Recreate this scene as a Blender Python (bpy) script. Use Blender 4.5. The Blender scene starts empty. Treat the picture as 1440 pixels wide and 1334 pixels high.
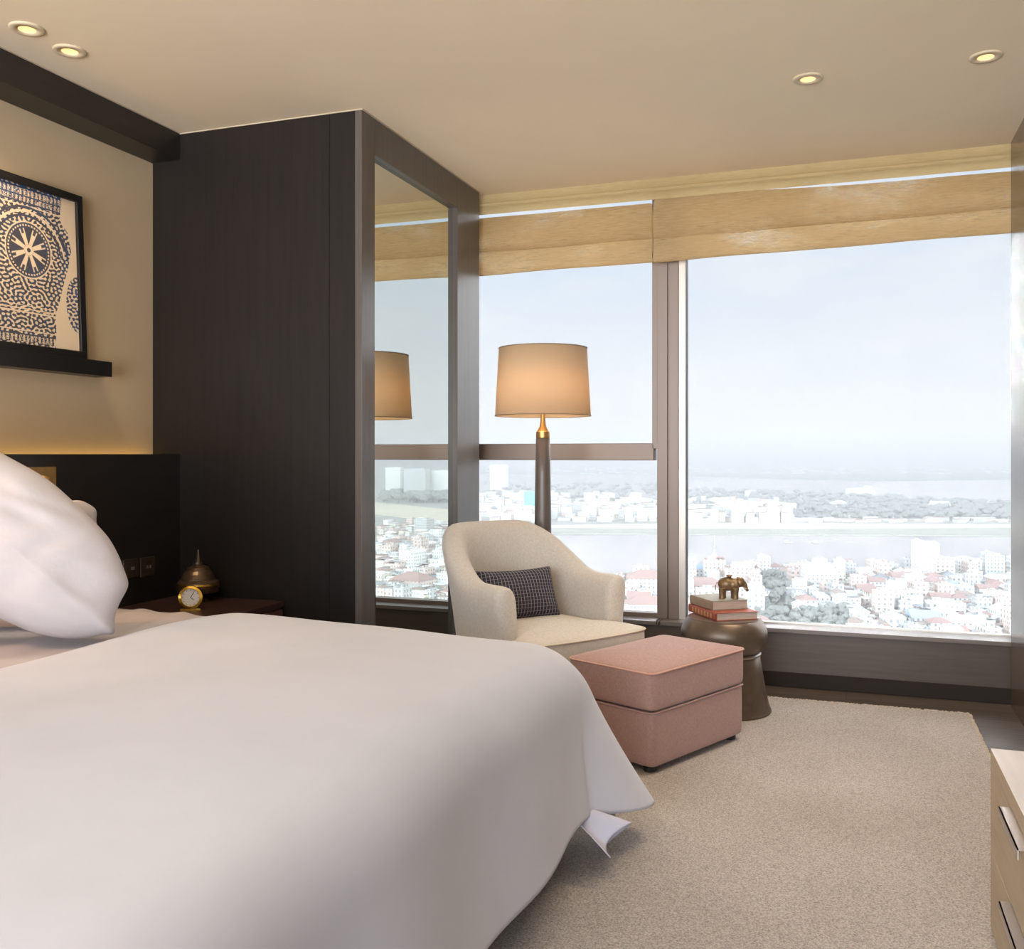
import bpy, bmesh, math, random
import numpy as np
from mathutils import Vector, Matrix

# ------------------------------------------------------------------ camera, world, sun, exposure
scene = bpy.context.scene
COL = scene.collection
W, H = 1440.0, 1334.0
FPX = 1331.0                      # focal length in pixels of the 1440 px wide frame
YAW = math.radians(19.45)
EYE = 1.21
HV = 638.0                        # row of the eye level
cam_d = bpy.data.cameras.new('camera')
cam = bpy.data.objects.new('camera', cam_d); COL.objects.link(cam)
cam.location = (0, 0, EYE)
cam.rotation_euler = (math.pi/2, 0, YAW)
cam_d.sensor_fit = 'HORIZONTAL'; cam_d.sensor_width = 36.0
cam_d.lens = 36.0*FPX/W
cam_d.shift_y = (HV - H/2)/W
cam_d.clip_start = 0.05; cam_d.clip_end = 90000
scene.camera = cam
scene.view_settings.view_transform = 'Standard'
scene.view_settings.look = 'None'
scene.view_settings.gamma = 1.0
scene.view_settings.exposure = 0.19
scene.view_settings.use_curve_mapping = False

def make_world():
    w = bpy.data.worlds.new('sky'); scene.world = w; w.use_nodes = True
    nt = w.node_tree; N = nt.nodes; L = nt.links; N.clear()
    out = N.new('ShaderNodeOutputWorld'); bg = N.new('ShaderNodeBackground')
    geo = N.new('ShaderNodeNewGeometry'); sep = N.new('ShaderNodeSeparateXYZ')
    tc = N.new('ShaderNodeTexCoord')
    L.new(tc.outputs['Generated'], sep.inputs[0])
    ramp = N.new('ShaderNodeValToRGB'); L.new(sep.outputs['Z'], ramp.inputs[0])
    e = ramp.color_ramp.elements
    e[0].position = 0.0; e[0].color = (.82, .82, .84, 1)
    e[1].position = 1.0; e[1].color = (.40, .58, .85, 1)
    for p, c in ((.05, (.80, .825, .88, 1)), (.12, (.745, .81, .91, 1)), (.22, (.64, .77, .93, 1)), (.5, (.52, .68, .90, 1))):
        k = e.new(p); k.color = c
    # thin high cloud
    mp = N.new('ShaderNodeMapping'); mp.inputs['Scale'].default_value = (3, 3, 11)
    L.new(tc.outputs['Generated'], mp.inputs[0])
    nz = N.new('ShaderNodeTexNoise'); nz.inputs['Scale'].default_value = 1.6; nz.inputs['Detail'].default_value = 7; nz.inputs['Roughness'].default_value = .55
    L.new(mp.outputs[0], nz.inputs['Vector'])
    cr = N.new('ShaderNodeValToRGB'); L.new(nz.outputs[0], cr.inputs[0])
    cr.color_ramp.elements[0].position = .46; cr.color_ramp.elements[0].color = (0, 0, 0, 1)
    cr.color_ramp.elements[1].position = .72; cr.color_ramp.elements[1].color = (.75, .75, .75, 1)
    mx = N.new('ShaderNodeMix'); mx.data_type = 'RGBA'
    L.new(cr.outputs[0], mx.inputs[0]); L.new(ramp.outputs[0], mx.inputs[6]); mx.inputs[7].default_value = (.87, .88, .92, 1)
    # sun side of the sky, behind the camera, boosted as fill for the room
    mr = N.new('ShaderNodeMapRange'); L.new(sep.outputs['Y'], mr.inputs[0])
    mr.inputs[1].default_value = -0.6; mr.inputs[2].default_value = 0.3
    mr.inputs[3].default_value = SKY_BACK_FILL; mr.inputs[4].default_value = SKY_FRONT
    az = N.new('ShaderNodeMath'); az.operation = 'ABSOLUTE'; L.new(sep.outputs['Z'], az.inputs[0])
    bandr = N.new('ShaderNodeMapRange'); L.new(az.outputs[0], bandr.inputs[0])      # the fill boost is kept to a low band of sky
    bandr.inputs[1].default_value = .40; bandr.inputs[2].default_value = .62; bandr.inputs[3].default_value = 1; bandr.inputs[4].default_value = 0
    mmix = N.new('ShaderNodeMix'); mmix.data_type = 'FLOAT'; L.new(bandr.outputs[0], mmix.inputs[0]); mmix.inputs[2].default_value = SKY_FRONT; L.new(mr.outputs[0], mmix.inputs[3])
    low = N.new('ShaderNodeMapRange'); L.new(sep.outputs['Z'], low.inputs[0])         # extra glow added below the horizon to light the ceiling
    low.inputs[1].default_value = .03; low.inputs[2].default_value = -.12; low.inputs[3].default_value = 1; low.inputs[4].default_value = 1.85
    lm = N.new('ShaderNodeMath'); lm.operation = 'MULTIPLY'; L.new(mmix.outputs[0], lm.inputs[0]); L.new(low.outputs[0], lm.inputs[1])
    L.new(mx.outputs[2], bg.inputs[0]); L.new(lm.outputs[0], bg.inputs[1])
    L.new(bg.outputs[0], out.inputs[0])
SKY_BACK_FILL = 12; SKY_FRONT = .80
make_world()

def sun(name, frm, strength, angle, color):
    d = bpy.data.lights.new(name, 'SUN'); d.energy = strength; d.angle = math.radians(angle); d.color = color; d.cycles.use_multiple_importance_sampling = angle < 10
    o = bpy.data.objects.new(name, d); COL.objects.link(o)
    o.rotation_euler = Vector(frm).to_track_quat('Z', 'Y').to_euler(); return o
sun('sun', (-.62, -.42, .95), 1.0, 2.0, (1, .95, .87))
sun('window_fill_sun', (.25, 1.0, .42), 2.7, 75, (.98, .98, 1))       # broad second sun, added to boost the daylight through the windows

# ------------------------------------------------------------------ frame helpers (camera rays to room positions)
SN, CS = math.sin(YAW), math.cos(YAW)
def ray(u, v=HV):
    t = (u-720)/FPX
    return Vector((-SN + CS*t, CS + SN*t, (HV-v)/FPX))
def on_z(u, v, z):
    r = ray(u, v); d = (z-EYE)/r.z
    return Vector((r.x*d, r.y*d, z))
def on_x(u, v, x):
    r = ray(u, v); d = x/r.x
    return Vector((x, r.y*d, EYE + r.z*d))
def on_y(u, v, y):
    r = ray(u, v); d = y/r.y
    return Vector((r.x*d, y, EYE + r.z*d))
def on_plane(u, v, A, n):
    r = ray(u, v); C0 = Vector((0, 0, EYE)); d = (A-C0).dot(n)/r.dot(n)
    return C0 + r*d

# ------------------------------------------------------------------ materials
def lin(c):
    if isinstance(c, str):
        c = c.lstrip('#'); c = [int(c[i:i+2], 16)/255 for i in (0, 2, 4)]
        c = [x/12.92 if x <= .04045 else ((x+.055)/1.055)**2.4 for x in c]
    return (c[0], c[1], c[2], 1)
class Mat:
    def __init__(s, name):
        s.m = bpy.data.materials.new(name); s.m.use_nodes = True
        s.N = s.m.node_tree.nodes; s.L = s.m.node_tree.links
        s.b = s.N['Principled BSDF']; s.out = s.N['Material Output']
    def tex(s, kind, scale=10, detail=4, rough=.5, coord='Object', stretch=(1, 1, 1), rot=(0, 0, 0)):
        tc = s.N.new('ShaderNodeTexCoord'); mp = s.N.new('ShaderNodeMapping')
        mp.inputs['Scale'].default_value = stretch; mp.inputs['Rotation'].default_value = rot
        s.L.new(tc.outputs[coord], mp.inputs[0])
        n = s.N.new({'noise': 'ShaderNodeTexNoise', 'voronoi': 'ShaderNodeTexVoronoi', 'wave': 'ShaderNodeTexWave', 'brick': 'ShaderNodeTexBrick'}[kind])
        n.inputs['Scale'].default_value = scale
        if kind == 'noise': n.inputs['Detail'].default_value = detail; n.inputs['Roughness'].default_value = rough
        s.L.new(mp.outputs[0], n.inputs['Vector']); return n
    def ramp(s, src, stops):
        r = s.N.new('ShaderNodeValToRGB'); s.L.new(src, r.inputs[0]); e = r.color_ramp.elements
        e[0].position, e[0].color = stops[0][0], lin(stops[0][1]); e[1].position, e[1].color = stops[-1][0], lin(stops[-1][1])
        for p, c in stops[1:-1]:
            k = e.new(p); k.color = lin(c)
        return r.outputs[0]
    def bump(s, src, strength=.2, dist=.01):
        b = s.N.new('ShaderNodeBump'); b.inputs['Strength'].default_value = strength; b.inputs['Distance'].default_value = dist
        s.L.new(src, b.inputs['Height'])
        if s.b.inputs['Normal'].is_linked: s.L.new(s.b.inputs['Normal'].links[0].from_socket, b.inputs['Normal'])
        s.L.new(b.outputs[0], s.b.inputs['Normal'])
    def color(s, sock): s.L.new(sock, s.b.inputs['Base Color'])
def plain(name, c, rough=.6, metal=0, spec=.5, **k):
    m = Mat(name); m.b.inputs['Base Color'].default_value = lin(c); m.b.inputs['Roughness'].default_value = rough
    m.b.inputs['Metallic'].default_value = metal; m.b.inputs['Specular IOR Level'].default_value = spec
    for a, v in k.items(): m.b.inputs[a].default_value = v
    return m
def varied(name, c1, c2, rough=.6, scale=20, stretch=(1, 1, 1), bump=0, metal=0, spec=.5, detail=5, lo=.3, hi=.7, rot=(0, 0, 0), bdist=.002):
    m = plain(name, c1, rough, metal, spec)
    n = m.tex('noise', scale, detail, .6, 'Object', stretch, rot)
    m.color(m.ramp(n.outputs[0], [(lo, c1), (hi, c2)]))
    if bump: m.bump(n.outputs[0], bump, bdist)
    return m
def weave(name, c1, c2, scale=700, rough=.9, bump=.35, mottled=None):
    m = plain(name, c1, rough, 0, .25)
    a = m.tex('noise', scale, 2, .5, 'Object', (1, .12, .12)); b = m.tex('noise', scale, 2, .5, 'Object', (.12, 1, .12)); c = m.tex('noise', scale, 2, .5, 'Object', (.12, .12, 1))
    s1 = m.N.new('ShaderNodeMath'); s1.operation = 'ADD'; m.L.new(a.outputs[0], s1.inputs[0]); m.L.new(b.outputs[0], s1.inputs[1])
    s2 = m.N.new('ShaderNodeMath'); s2.operation = 'ADD'; m.L.new(s1.outputs[0], s2.inputs[0]); m.L.new(c.outputs[0], s2.inputs[1])
    s3 = m.N.new('ShaderNodeMath'); s3.operation = 'MULTIPLY'; m.L.new(s2.outputs[0], s3.inputs[0]); s3.inputs[1].default_value = 1/3
    m.color(m.ramp(s3.outputs[0], [(.42, c1), (.58, c2)]))
    m.bump(s3.outputs[0], bump, .0015)
    m.b.inputs['Sheen Weight'].default_value = .15
    return m

M = {}
def wood_dark(name, c1, c2, rough=.42, stretch=(14, 14, .7), scale=4, spec=.5):
    m = plain(name, c1, rough, 0, spec)
    n = m.tex('noise', scale, 8, .65, 'Object', stretch)
    m.color(m.ramp(n.outputs[0], [(.3, c1), (.7, c2)]))
    f = m.tex('noise', 60, 4, .6, 'Object', (stretch[0]/4, stretch[1]/4, stretch[2]/4)); m.bump(f.outputs[0], .06, .002)
    return m
M['wardrobe'] = wood_dark('espresso wood', '1a1613', '221d1b', spec=.28)
M['trimwood'] = wood_dark('espresso wood long', '1e1a17', '29231f', stretch=(14, .7, 14))
M['sidewood'] = wood_dark('wall wood', '584839', '655444', rough=.2, stretch=(14, 14, .5), spec=.7)
M['headwood'] = wood_dark('headboard wood', '1e1b19', '27221f', stretch=(14, .7, 14))
M['sillwood'] = wood_dark('sill wood', '4a4039', '574b43', rough=.38, stretch=(.7, 14, 14))
M['mframe'] = wood_dark('mirror frame wood', '4b4540', '5a534d', rough=.36)
M['floorw'] = None
m = plain('floor boards', '5a4f48', .42)
br = m.tex('brick', 1.0, coord='Object'); br.offset = .5; br.inputs['Brick Width'].default_value = 1.6; br.inputs['Row Height'].default_value = .15
br.inputs['Mortar Size'].default_value = .002; br.inputs['Color1'].default_value = lin('5b5048'); br.inputs['Color2'].default_value = lin('6b5f56'); br.inputs['Mortar'].default_value = lin('332c28')
gr = m.tex('noise', 5, 6, .6, 'Object', (1, 14, 14)); mixn = m.N.new('ShaderNodeMix'); mixn.data_type = 'RGBA'; mixn.blend_type = 'MULTIPLY'
mixn.inputs[0].default_value = 1; m.L.new(br.outputs[0], mixn.inputs[6]); m.L.new(m.ramp(gr.outputs[0], [(.3, 'b8b8b8'), (.7, 'ffffff')]), mixn.inputs[7]); m.color(mixn.outputs[2])
M['floorw'] = m
M['plaster'] = varied('cream wallcovering', 'b9a585', 'bda98a', .85, 3, bump=.05)
f = M['plaster'].tex('noise', 400, 2, .5, 'Object', (1, .1, 1)); M['plaster'].bump(f.outputs[0], .12, .001)
M['ceil'] = varied('ceiling paint', 'e2d1b6', 'e5d5ba', .9, 2)
M['shadowgap'] = plain('pale trim bead', 'b5a690', .6)
M['alum'] = plain('window frame metal', '83756c', .42, .15)
M['alum_light'] = plain('window frame bright edge', 'cfc8c0', .35, .3)
M['alum_dark'] = plain('window gasket', '3a332f', .6)
M['silltop'] = plain('sill top lacquer', '6f6762', .28, 0, .7)
M['mirror'] = plain('mirror glass', 'd9ddd8', 0, 1.0)
def glassmat():
    m = Mat('window glass'); m.N.remove(m.b)
    tr = m.N.new('ShaderNodeBsdfTransparent'); tr.inputs[0].default_value = (.985, .99, .985, 1)
    gl = m.N.new('ShaderNodeBsdfGlossy'); gl.inputs['Roughness'].default_value = .01; gl.inputs[0].default_value = (1, 1, 1, 1)
    fr = m.N.new('ShaderNodeFresnel'); fr.inputs[0].default_value = 1.05
    mx = m.N.new('ShaderNodeMixShader'); m.L.new(fr.outputs[0], mx.inputs[0]); m.L.new(tr.outputs[0], mx.inputs[1]); m.L.new(gl.outputs[0], mx.inputs[2])
    m.L.new(mx.outputs[0], m.out.inputs[0]); return m
M['glass'] = glassmat()
def blindmat(name, c, trans, streak, thin=.0):
    m = Mat(name); m.b.inputs['Roughness'].default_value = .9; m.b.inputs['Specular IOR Level'].default_value = .1
    n = m.tex('noise', 60, 5, .7, 'Object', (.25, 1, 4.5), (0, .05, 0)); n2 = m.tex('noise', 500, 2, .5, 'Object', (.06, 1, 1)); n3 = m.tex('noise', 500, 2, .5, 'Object', (1, 1, .06))
    col = m.ramp(n.outputs[0], [(.35, c), (.75, streak)]); m.color(col)
    ad = m.N.new('ShaderNodeMath'); ad.operation = 'ADD'; m.L.new(n2.outputs[0], ad.inputs[0]); m.L.new(n3.outputs[0], ad.inputs[1]); m.bump(ad.outputs[0], .3, .001)
    tl = m.N.new('ShaderNodeBsdfTranslucent'); m.L.new(col, tl.inputs[0])
    mx = m.N.new('ShaderNodeMixShader'); mx.inputs[0].default_value = trans
    m.L.new(m.b.outputs[0], mx.inputs[1]); m.L.new(tl.outputs[0], mx.inputs[2])
    tp = m.N.new('ShaderNodeBsdfTransparent'); mx2 = m.N.new('ShaderNodeMixShader')
    # open threads of the loose weave let some daylight straight through
    big = m.tex('noise', 2.2, 3, .6, 'Object', (1, 1, 3)); slub = m.tex('noise', 90, 3, .8, 'Object', (.16, 1, 5), (0, .08, 0))
    ml = m.N.new('ShaderNodeMath'); ml.operation = 'MULTIPLY'; m.L.new(big.outputs[0], ml.inputs[0]); m.L.new(slub.outputs[0], ml.inputs[1])
    mr = m.N.new('ShaderNodeMapRange'); m.L.new(ml.outputs[0], mr.inputs[0]); mr.inputs[1].default_value = .275; mr.inputs[2].default_value = .42; mr.inputs[3].default_value = 0; mr.inputs[4].default_value = thin
    m.L.new(mr.outputs[0], mx2.inputs[0]); m.L.new(mx.outputs[0], mx2.inputs[1]); m.L.new(tp.outputs[0], mx2.inputs[2])
    m.L.new(mx2.outputs[0], m.out.inputs[0]); return m
M['blind'] = blindmat('honey linen blind', 'bfa47a', .55, 'd9c49c', .7)
M['blind2'] = blindmat('honey linen blind hem', 'cfb68c', .6, 'e6d4ae', .8)
M['valance'] = blindmat('pale linen valance', 'b8a274', .35, 'c8b58c', .0)
M['sheet'] = varied('white cotton', 'c5c6ce', 'cbccd4', .75, 3, bump=.12, spec=.3, bdist=.02)
M['pillowc'] = varied('white pillow cotton', 'b1aaaa', 'b8b1b1', .75, 5, bump=.25, spec=.3, bdist=.02)
M['lining'] = plain('duvet lining', 'c3c3d0', .8)
M['cream'] = weave('cream linen upholstery', 'bfb5a8', 'cfc7bb', 650, bump=.4)
M['rose'] = weave('rose linen upholstery', '9e7c73', 'b29188', 900, bump=.4)
M['rosepipe'] = plain('rose piping', 'c79c8b', .85)
M['creampipe'] = plain('cream piping', 'd2c5b1', .85)
M['shade'] = None
m = Mat('lamp shade linen'); m.b.inputs['Base Color'].default_value = lin('dcc6a6'); m.b.inputs['Roughness'].default_value = .9
n2 = m.tex('noise', 420, 2, .5, 'Object', (.1, .1, 1)); m.bump(n2.outputs[0], .15, .001)
tl = m.N.new('ShaderNodeBsdfTranslucent'); tl.inputs[0].default_value = lin('e2cba8'); mx = m.N.new('ShaderNodeMixShader'); mx.inputs[0].default_value = .45
m.L.new(m.b.outputs[0], mx.inputs[1]); m.L.new(tl.outputs[0], mx.inputs[2]); m.L.new(mx.outputs[0], m.out.inputs[0]); M['shade'] = m
M['shadetrim'] = plain('shade trim', '8d7b66', .8)
M['brass'] = varied('aged brass', 'b08a52', 'c49c62', .38, 30, metal=.75)
M['gold'] = plain('polished gold', 'd8aa48', .2, 1)
M['bronze'] = varied('dark bronze', '4a3d32', '77614a', .34, 14, metal=.7)
M['stool'] = varied('burnished bronze', '5d5046', '80705f', .36, 7, metal=.55, bump=.1, bdist=.004)
M['stooltop'] = varied('bronze top', '6b5d54', '7d6e63', .3, 9, metal=.45)
M['leather'] = wood_dark('lamp pole wood', '5c524d', '6d625c', rough=.36, stretch=(14, 14, .6))
M['black'] = plain('black lacquer', '161413', .4)
M['steel'] = plain('bronze switch plate', '5d5148', .35, .7)
M['slot'] = plain('socket insert', '39312b', .4)
M['redwood'] = wood_dark('reddish stand wood', '4a302a', '5b3c34', rough=.4, stretch=(.8, 14, 14))
M['redtop'] = wood_dark('dark reddish top', '33221e', '402a25', rough=.35, stretch=(.8, 14, 14))
M['white'] = plain('clock face', 'e3e2de', .5)
M['oak'] = wood_dark('washed oak', 'a08c70', 'b09c80', rough=.5, stretch=(12, .7, 12))
M['oaktop'] = wood_dark('pale oak top', 'c6bdb3', 'd4ccc4', rough=.4, stretch=(12, .6, 12))
M['oakedge'] = plain('oak edge', 'd8c7a8', .6)
M['handle'] = plain('brushed steel', 'b3a8a0', .36, .85)
M['rug'] = None
m = plain('wool rug', 'a89886', 1.0, 0, .1)
a = m.tex('noise', 210, 3, .75); b = m.tex('noise', 1.3, 4, .5); c = m.tex('noise', 120, 3, .7)
col = m.ramp(a.outputs[0], [(.3, '7c736c'), (.5, 'b9b0a8'), (.72, 'dfd9d3')])
mm = m.N.new('ShaderNodeMix'); mm.data_type = 'RGBA'; mm.blend_type = 'MULTIPLY'; mm.inputs[0].default_value = 1
m.L.new(col, mm.inputs[6]); m.L.new(m.ramp(b.outputs[0], [(.3, 'e6e3df'), (.7, 'ffffff')]), mm.inputs[7]); m.color(mm.outputs[2])
m.bump(a.outputs[0], .8, .004); m.bump(c.outputs[0], .5, .006); m.b.inputs['Sheen Weight'].default_value = .1; M['rug'] = m
M['fringe'] = plain('rug fringe', 'c9bba8', 1)
M['book_red'] = varied('red leather', '8f4733', 'a85a42', .55, 60, bump=.2)
M['book_tan'] = varied('tan cover', '8d7660', '9b8570', .6, 50)
M['book_grey'] = varied('grey green cover', '8f8d80', 'a3a091', .6, 40)
M['pages'] = varied('book pages', 'a8968a', 'bcab9d', .85, 200, stretch=(.05, .05, 1))
M['spinegold'] = plain('gilt lettering', 'c99c6a', .5, .4)
M['elephant'] = varied('carved bronze', '6c583e', '937756', .42, 30, metal=.5, bump=.3)
M['dlring'] = plain('downlight ring', 'c6b79c', .6)
M['dlwell'] = plain('downlight well', 'a5967f', .5)
def emis(name, c, s):
    m = Mat(name); m.b.inputs['Base Color'].default_value = lin(c); m.b.inputs['Emission Color'].default_value = lin(c); m.b.inputs['Emission Strength'].default_value = s; return m
M['bulb'] = emis('warm lamp', 'ffcf8c', 1.1)
M['led'] = emis('led strip', 'ffd070', 10.0)
M['bulbin'] = emis('bulb in shade', 'ffdcae', 90)

# ------------------------------------------------------------------ mesh helpers
def tag(o, label=None, cat=None, group=None, kind=None):
    if label: o['label'] = label
    if cat: o['category'] = cat
    if group: o['group'] = group
    if kind: o['kind'] = kind
    return o
def empty(name, loc, rz, label, cat, group=None):
    o = bpy.data.objects.new(name, None); COL.objects.link(o); o.location = loc; o.rotation_euler = (0, 0, rz)
    o.empty_display_size = .1
    return tag(o, label, cat, group)
def link(name, me, mat, parent=None, smooth=False, world=True):
    mats = mat if isinstance(mat, (list, tuple)) else [mat]
    if not me.materials:
        for k in mats: me.materials.append(k.m if isinstance(k, Mat) else k)
    if smooth:
        for p in me.polygons: p.use_smooth = True
    o = bpy.data.objects.new(name, me); COL.objects.link(o)
    if parent is not None:
        o.parent = parent
        if world:   # geometry given in world space
            bpy.context.view_layer.update()
            o.matrix_parent_inverse = pmat(parent).inverted()
    return o
def pmat(o):
    mloc = Matrix.LocRotScale(o.location, o.rotation_euler, o.scale)
    if o.parent is None: return mloc
    return pmat(o.parent) @ o.matrix_parent_inverse @ mloc
class B:
    """collects shapes into one mesh"""
    def __init__(s): s.v = []; s.f = []; s.mi = []; s.cur = 0
    def add(s, vs, fs):
        n = len(s.v); s.v += [tuple(x) for x in vs]; s.f += [tuple(i+n for i in f) for f in fs]; s.mi += [s.cur]*len(fs); return s
    def mat(s, i): s.cur = i; return s
    def box(s, x0, y0, z0, x1, y1, z1, T=None):
        v = [Vector(p) for p in ((x0, y0, z0), (x1, y0, z0), (x1, y1, z0), (x0, y1, z0), (x0, y0, z1), (x1, y0, z1), (x1, y1, z1), (x0, y1, z1))]
        if T is not None: v = [T @ p for p in v]
        return s.add(v, [(0, 3, 2, 1), (4, 5, 6, 7), (0, 1, 5, 4), (1, 2, 6, 5), (2, 3, 7, 6), (3, 0, 4, 7)])
    def lathe(s, prof, c=(0, 0, 0), seg=48, T=None, caps=True):
        vs = []; fs = []; n = len(prof)
        for i in range(seg):
            a = 2*math.pi*i/seg
            for r, z in prof:
                p = Vector((c[0]+r*math.cos(a), c[1]+r*math.sin(a), c[2]+z)); vs.append(T @ p if T is not None else p)
        for i in range(seg):
            j = (i+1) % seg
            for k in range(n-1): fs.append((i*n+k, j*n+k, j*n+k+1, i*n+k+1))
        if caps:
            if prof[0][0] > 1e-5: fs.append(tuple(i*n for i in reversed(range(seg))))
            if prof[-1][0] > 1e-5: fs.append(tuple(i*n+n-1 for i in range(seg)))
        return s.add(vs, fs)
    def tube(s, pts, r, seg=8, closed=False, T=None):
        pts = [Vector(p) for p in pts]; n = len(pts); vs = []; fs = []
        rs = r if isinstance(r, (list, tuple)) else [r]*n
        for i, p in enumerate(pts):
            if closed: d = pts[(i+1) % n]-pts[i-1]
            else: d = pts[min(i+1, n-1)]-pts[max(i-1, 0)]
            d.normalize(); up = Vector((0, 0, 1)) if abs(d.z) < .95 else Vector((1, 0, 0))
            a = d.cross(up).normalized(); b = d.cross(a).normalized()
            for k in range(seg):
                t = 2*math.pi*k/seg; q = p + (a*math.cos(t)+b*math.sin(t))*rs[i]; vs.append(T @ q if T is not None else q)
        for i in range(n if closed else n-1):
            j = (i+1) % n
            for k in range(seg): fs.append((i*seg+k, i*seg+(k+1) % seg, j*seg+(k+1) % seg, j*seg+k))
        if not closed: fs += [tuple(range(seg)), tuple(reversed(range((n-1)*seg, n*seg)))]
        return s.add(vs, fs)
    def grid(s, rows, closed=False):
        n = len(rows[0]); vs = [p for r in rows for p in r]; fs = []
        for i in range(len(rows)-1):
            for k in range(n if closed else n-1):
                fs.append((i*n+k, i*n+(k+1) % n, (i+1)*n+(k+1) % n, (i+1)*n+k))
        return s.add(vs, fs)
    def mesh(s, name='mesh'):
        me = bpy.data.meshes.new(name); me.from_pydata([tuple(v) for v in s.v], [], s.f)
        if any(s.mi): me.polygons.foreach_set('material_index', s.mi)
        bm = bmesh.new(); bm.from_mesh(me); bmesh.ops.recalc_face_normals(bm, faces=bm.faces); bm.to_mesh(me); bm.free()
        me.update(); return me
    def build(s, name, mat, parent=None, smooth=False, bevel=0, sub=0, world=True, seg=2, autos=None):
        o = link(name, s.mesh(name), mat, parent, smooth, world)
        if bevel:
            md = o.modifiers.new('bevel', 'BEVEL'); md.width = bevel; md.segments = seg; md.limit_method = 'ANGLE'; md.angle_limit = math.radians(40)
        if sub:
            md = o.modifiers.new('sub', 'SUBSURF'); md.levels = sub; md.render_levels = sub
        return o
def xf(P, F, S):
    """frame with x=F, y=S at P"""
    F = Vector(F).normalized(); S = Vector(S).normalized(); Z = Vector((0, 0, 1))
    return Matrix(((F.x, S.x, Z.x, P[0]), (F.y, S.y, Z.y, P[1]), (F.z, S.z, Z.z, P[2]), (0, 0, 0, 1)))

# ------------------------------------------------------------------ room shell
RX = .743; WY = 5.11; CH = 2.70; HX = -2.92; LX = -3.075; WF = 3.635; MX = -1.97; BACK = -3.0; GY = 5.30
XW0 = -2.3                                    # window runs on behind the wardrobe
def struct(name, b, mat, **k): return tag(b.build(name, mat, **k), kind='structure')
struct('floor', B().box(-3.2, BACK, -.12, 1.0, GY+.1, 0), M['floorw'])
struct('ceiling', B().box(-3.4, BACK, CH, 1.1, WY-.02, CH+.2), M['ceil'])
struct('wall_left', B().box(LX-.2, BACK, 0, LX, WF+.3, CH), M['plaster'])
struct('wall_right', B().box(RX, BACK, 0, RX+.2, WY-.045, CH), M['sidewood'])
struct('trim_1', B().box(LX, BACK, 2.575, HX, WF, CH), M['trimwood'])                       # bulkhead above the bed
b = B().box(LX+.045, BACK, 0, HX, WF, 1.209).box(LX, BACK, 0, LX+.045, WF, 1.15)
headboard = struct('wall_headboard', b, M['headwood'])
struct('trim_2', B().box(LX, BACK, CH-.004, HX+.004, WF+.0, CH-.001).box(HX, WF-.004, CH-.006, MX+.004, WF, CH-.001).box(MX, WF, CH-.006, MX+.004, 5.02, CH-.001), M['shadowgap'])
# exterior concrete above and below the window
struct('wall_facade', B().box(-4.5, GY+.0, CH-.02, RX+1.5, GY+.04, CH+.6).box(-4.5, GY+.06, -.6, RX+1.5, GY+.3, .24).box(RX+.2, WY-.01, -.1, RX+.32, GY+.1, CH).box(-4.5, WF+.4, -.5, XW0-.05, GY+.3, CH+.2), M['alum'])

# window wall: low wall, sill, frames, glass
struct('wall_window', B().box(XW0, WY, .075, RX+.2, WY+.20, .282), M['sillwood'])
struct('baseboard_window', B().box(XW0, WY-.002, 0, RX+.2, WY+.05, .078), plain('kick board', '2e2723', .7, 0, .2), bevel=.003)
jx = on_z(932, 868, .3).x
sillb = B().box(XW0, WY-.012, .282, jx-.012, GY, .303).box(jx-.004, WY-.012, .282, jx+.004, GY, .3025).box(jx+.012, WY-.012, .282, RX+.2, GY, .303)
struct('trim_3', sillb, M['silltop'], bevel=.002)
yF = 5.20
def xat(u, y=yF): return on_y(u, HV, y).x
x917, x924, x939, x954, x964 = (xat(k) for k in (917, 924, 939.5, 954, 964))
w1 = tag(empty('window_1', (x917-1, yF, .3), 0, None, None), kind='structure')
z1 = EYE + 14.5/FPX*ray(800).y*0 + 14.5*yF/ray(800).y/FPX
z0 = EYE - 9*yF/ray(800).y/FPX
B().box(XW0, yF, z0, x917+.01, yF+.09, z1).build('transom', M['alum'], w1, bevel=.004)
B().box(x924, yF, .303, x939-.004, yF+.09, 2.676).box(x917, yF, z1-.03, x924+.002, yF+.09, 2.676).box(x939-.004, yF+.012, .303, x939+.004, yF+.09, 2.676).build('mullion', [M['alum']], w1, bevel=.002)
B().box(XW0, yF+.02, .303, x924, yF+.09, .325).box(XW0, yF, 2.675, x939, yF+.09, CH-.02).box(XW0-.06, yF, .303, XW0, yF+.09, CH-.02).build('frame', M['alum'], w1)
B().box(XW0, GY-.03, .32, x924+.01, GY-.024, z0+.01).build('pane', M['glass'], w1)
B().box(XW0, GY-.03, z1-.01, x917+.01, GY-.024, 2.69).build('pane', M['glass'], w1)
w2 = tag(empty('window_2', (0, yF, .3), 0, None, None), kind='structure')
B().box(x939+.004, yF, .303, x954, yF+.09, 2.676).build('mullion', M['alum'], w2, bevel=.002)
B().box(x954, yF+.015, .303, x964-.003, yF+.09, 2.676).build('reveal', M['alum_light'], w2)
B().box(x964-.003, yF+.03, .303, x964, yF+.09, 2.676).build('gasket', M['alum_dark'], w2)
B().box(x964, yF+.045, .303, RX+.3, yF+.09, .31).box(x939, yF, 2.675, RX+.3, yF+.09, CH-.02).box(RX+.24, yF, .303, RX+.3, yF+.09, CH).build('frame', M['alum_light'], w2)
B().box(x964-.01, GY-.03, .303, RX+.28, GY-.024, 2.69).build('pane', M['glass'], w2)

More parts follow.
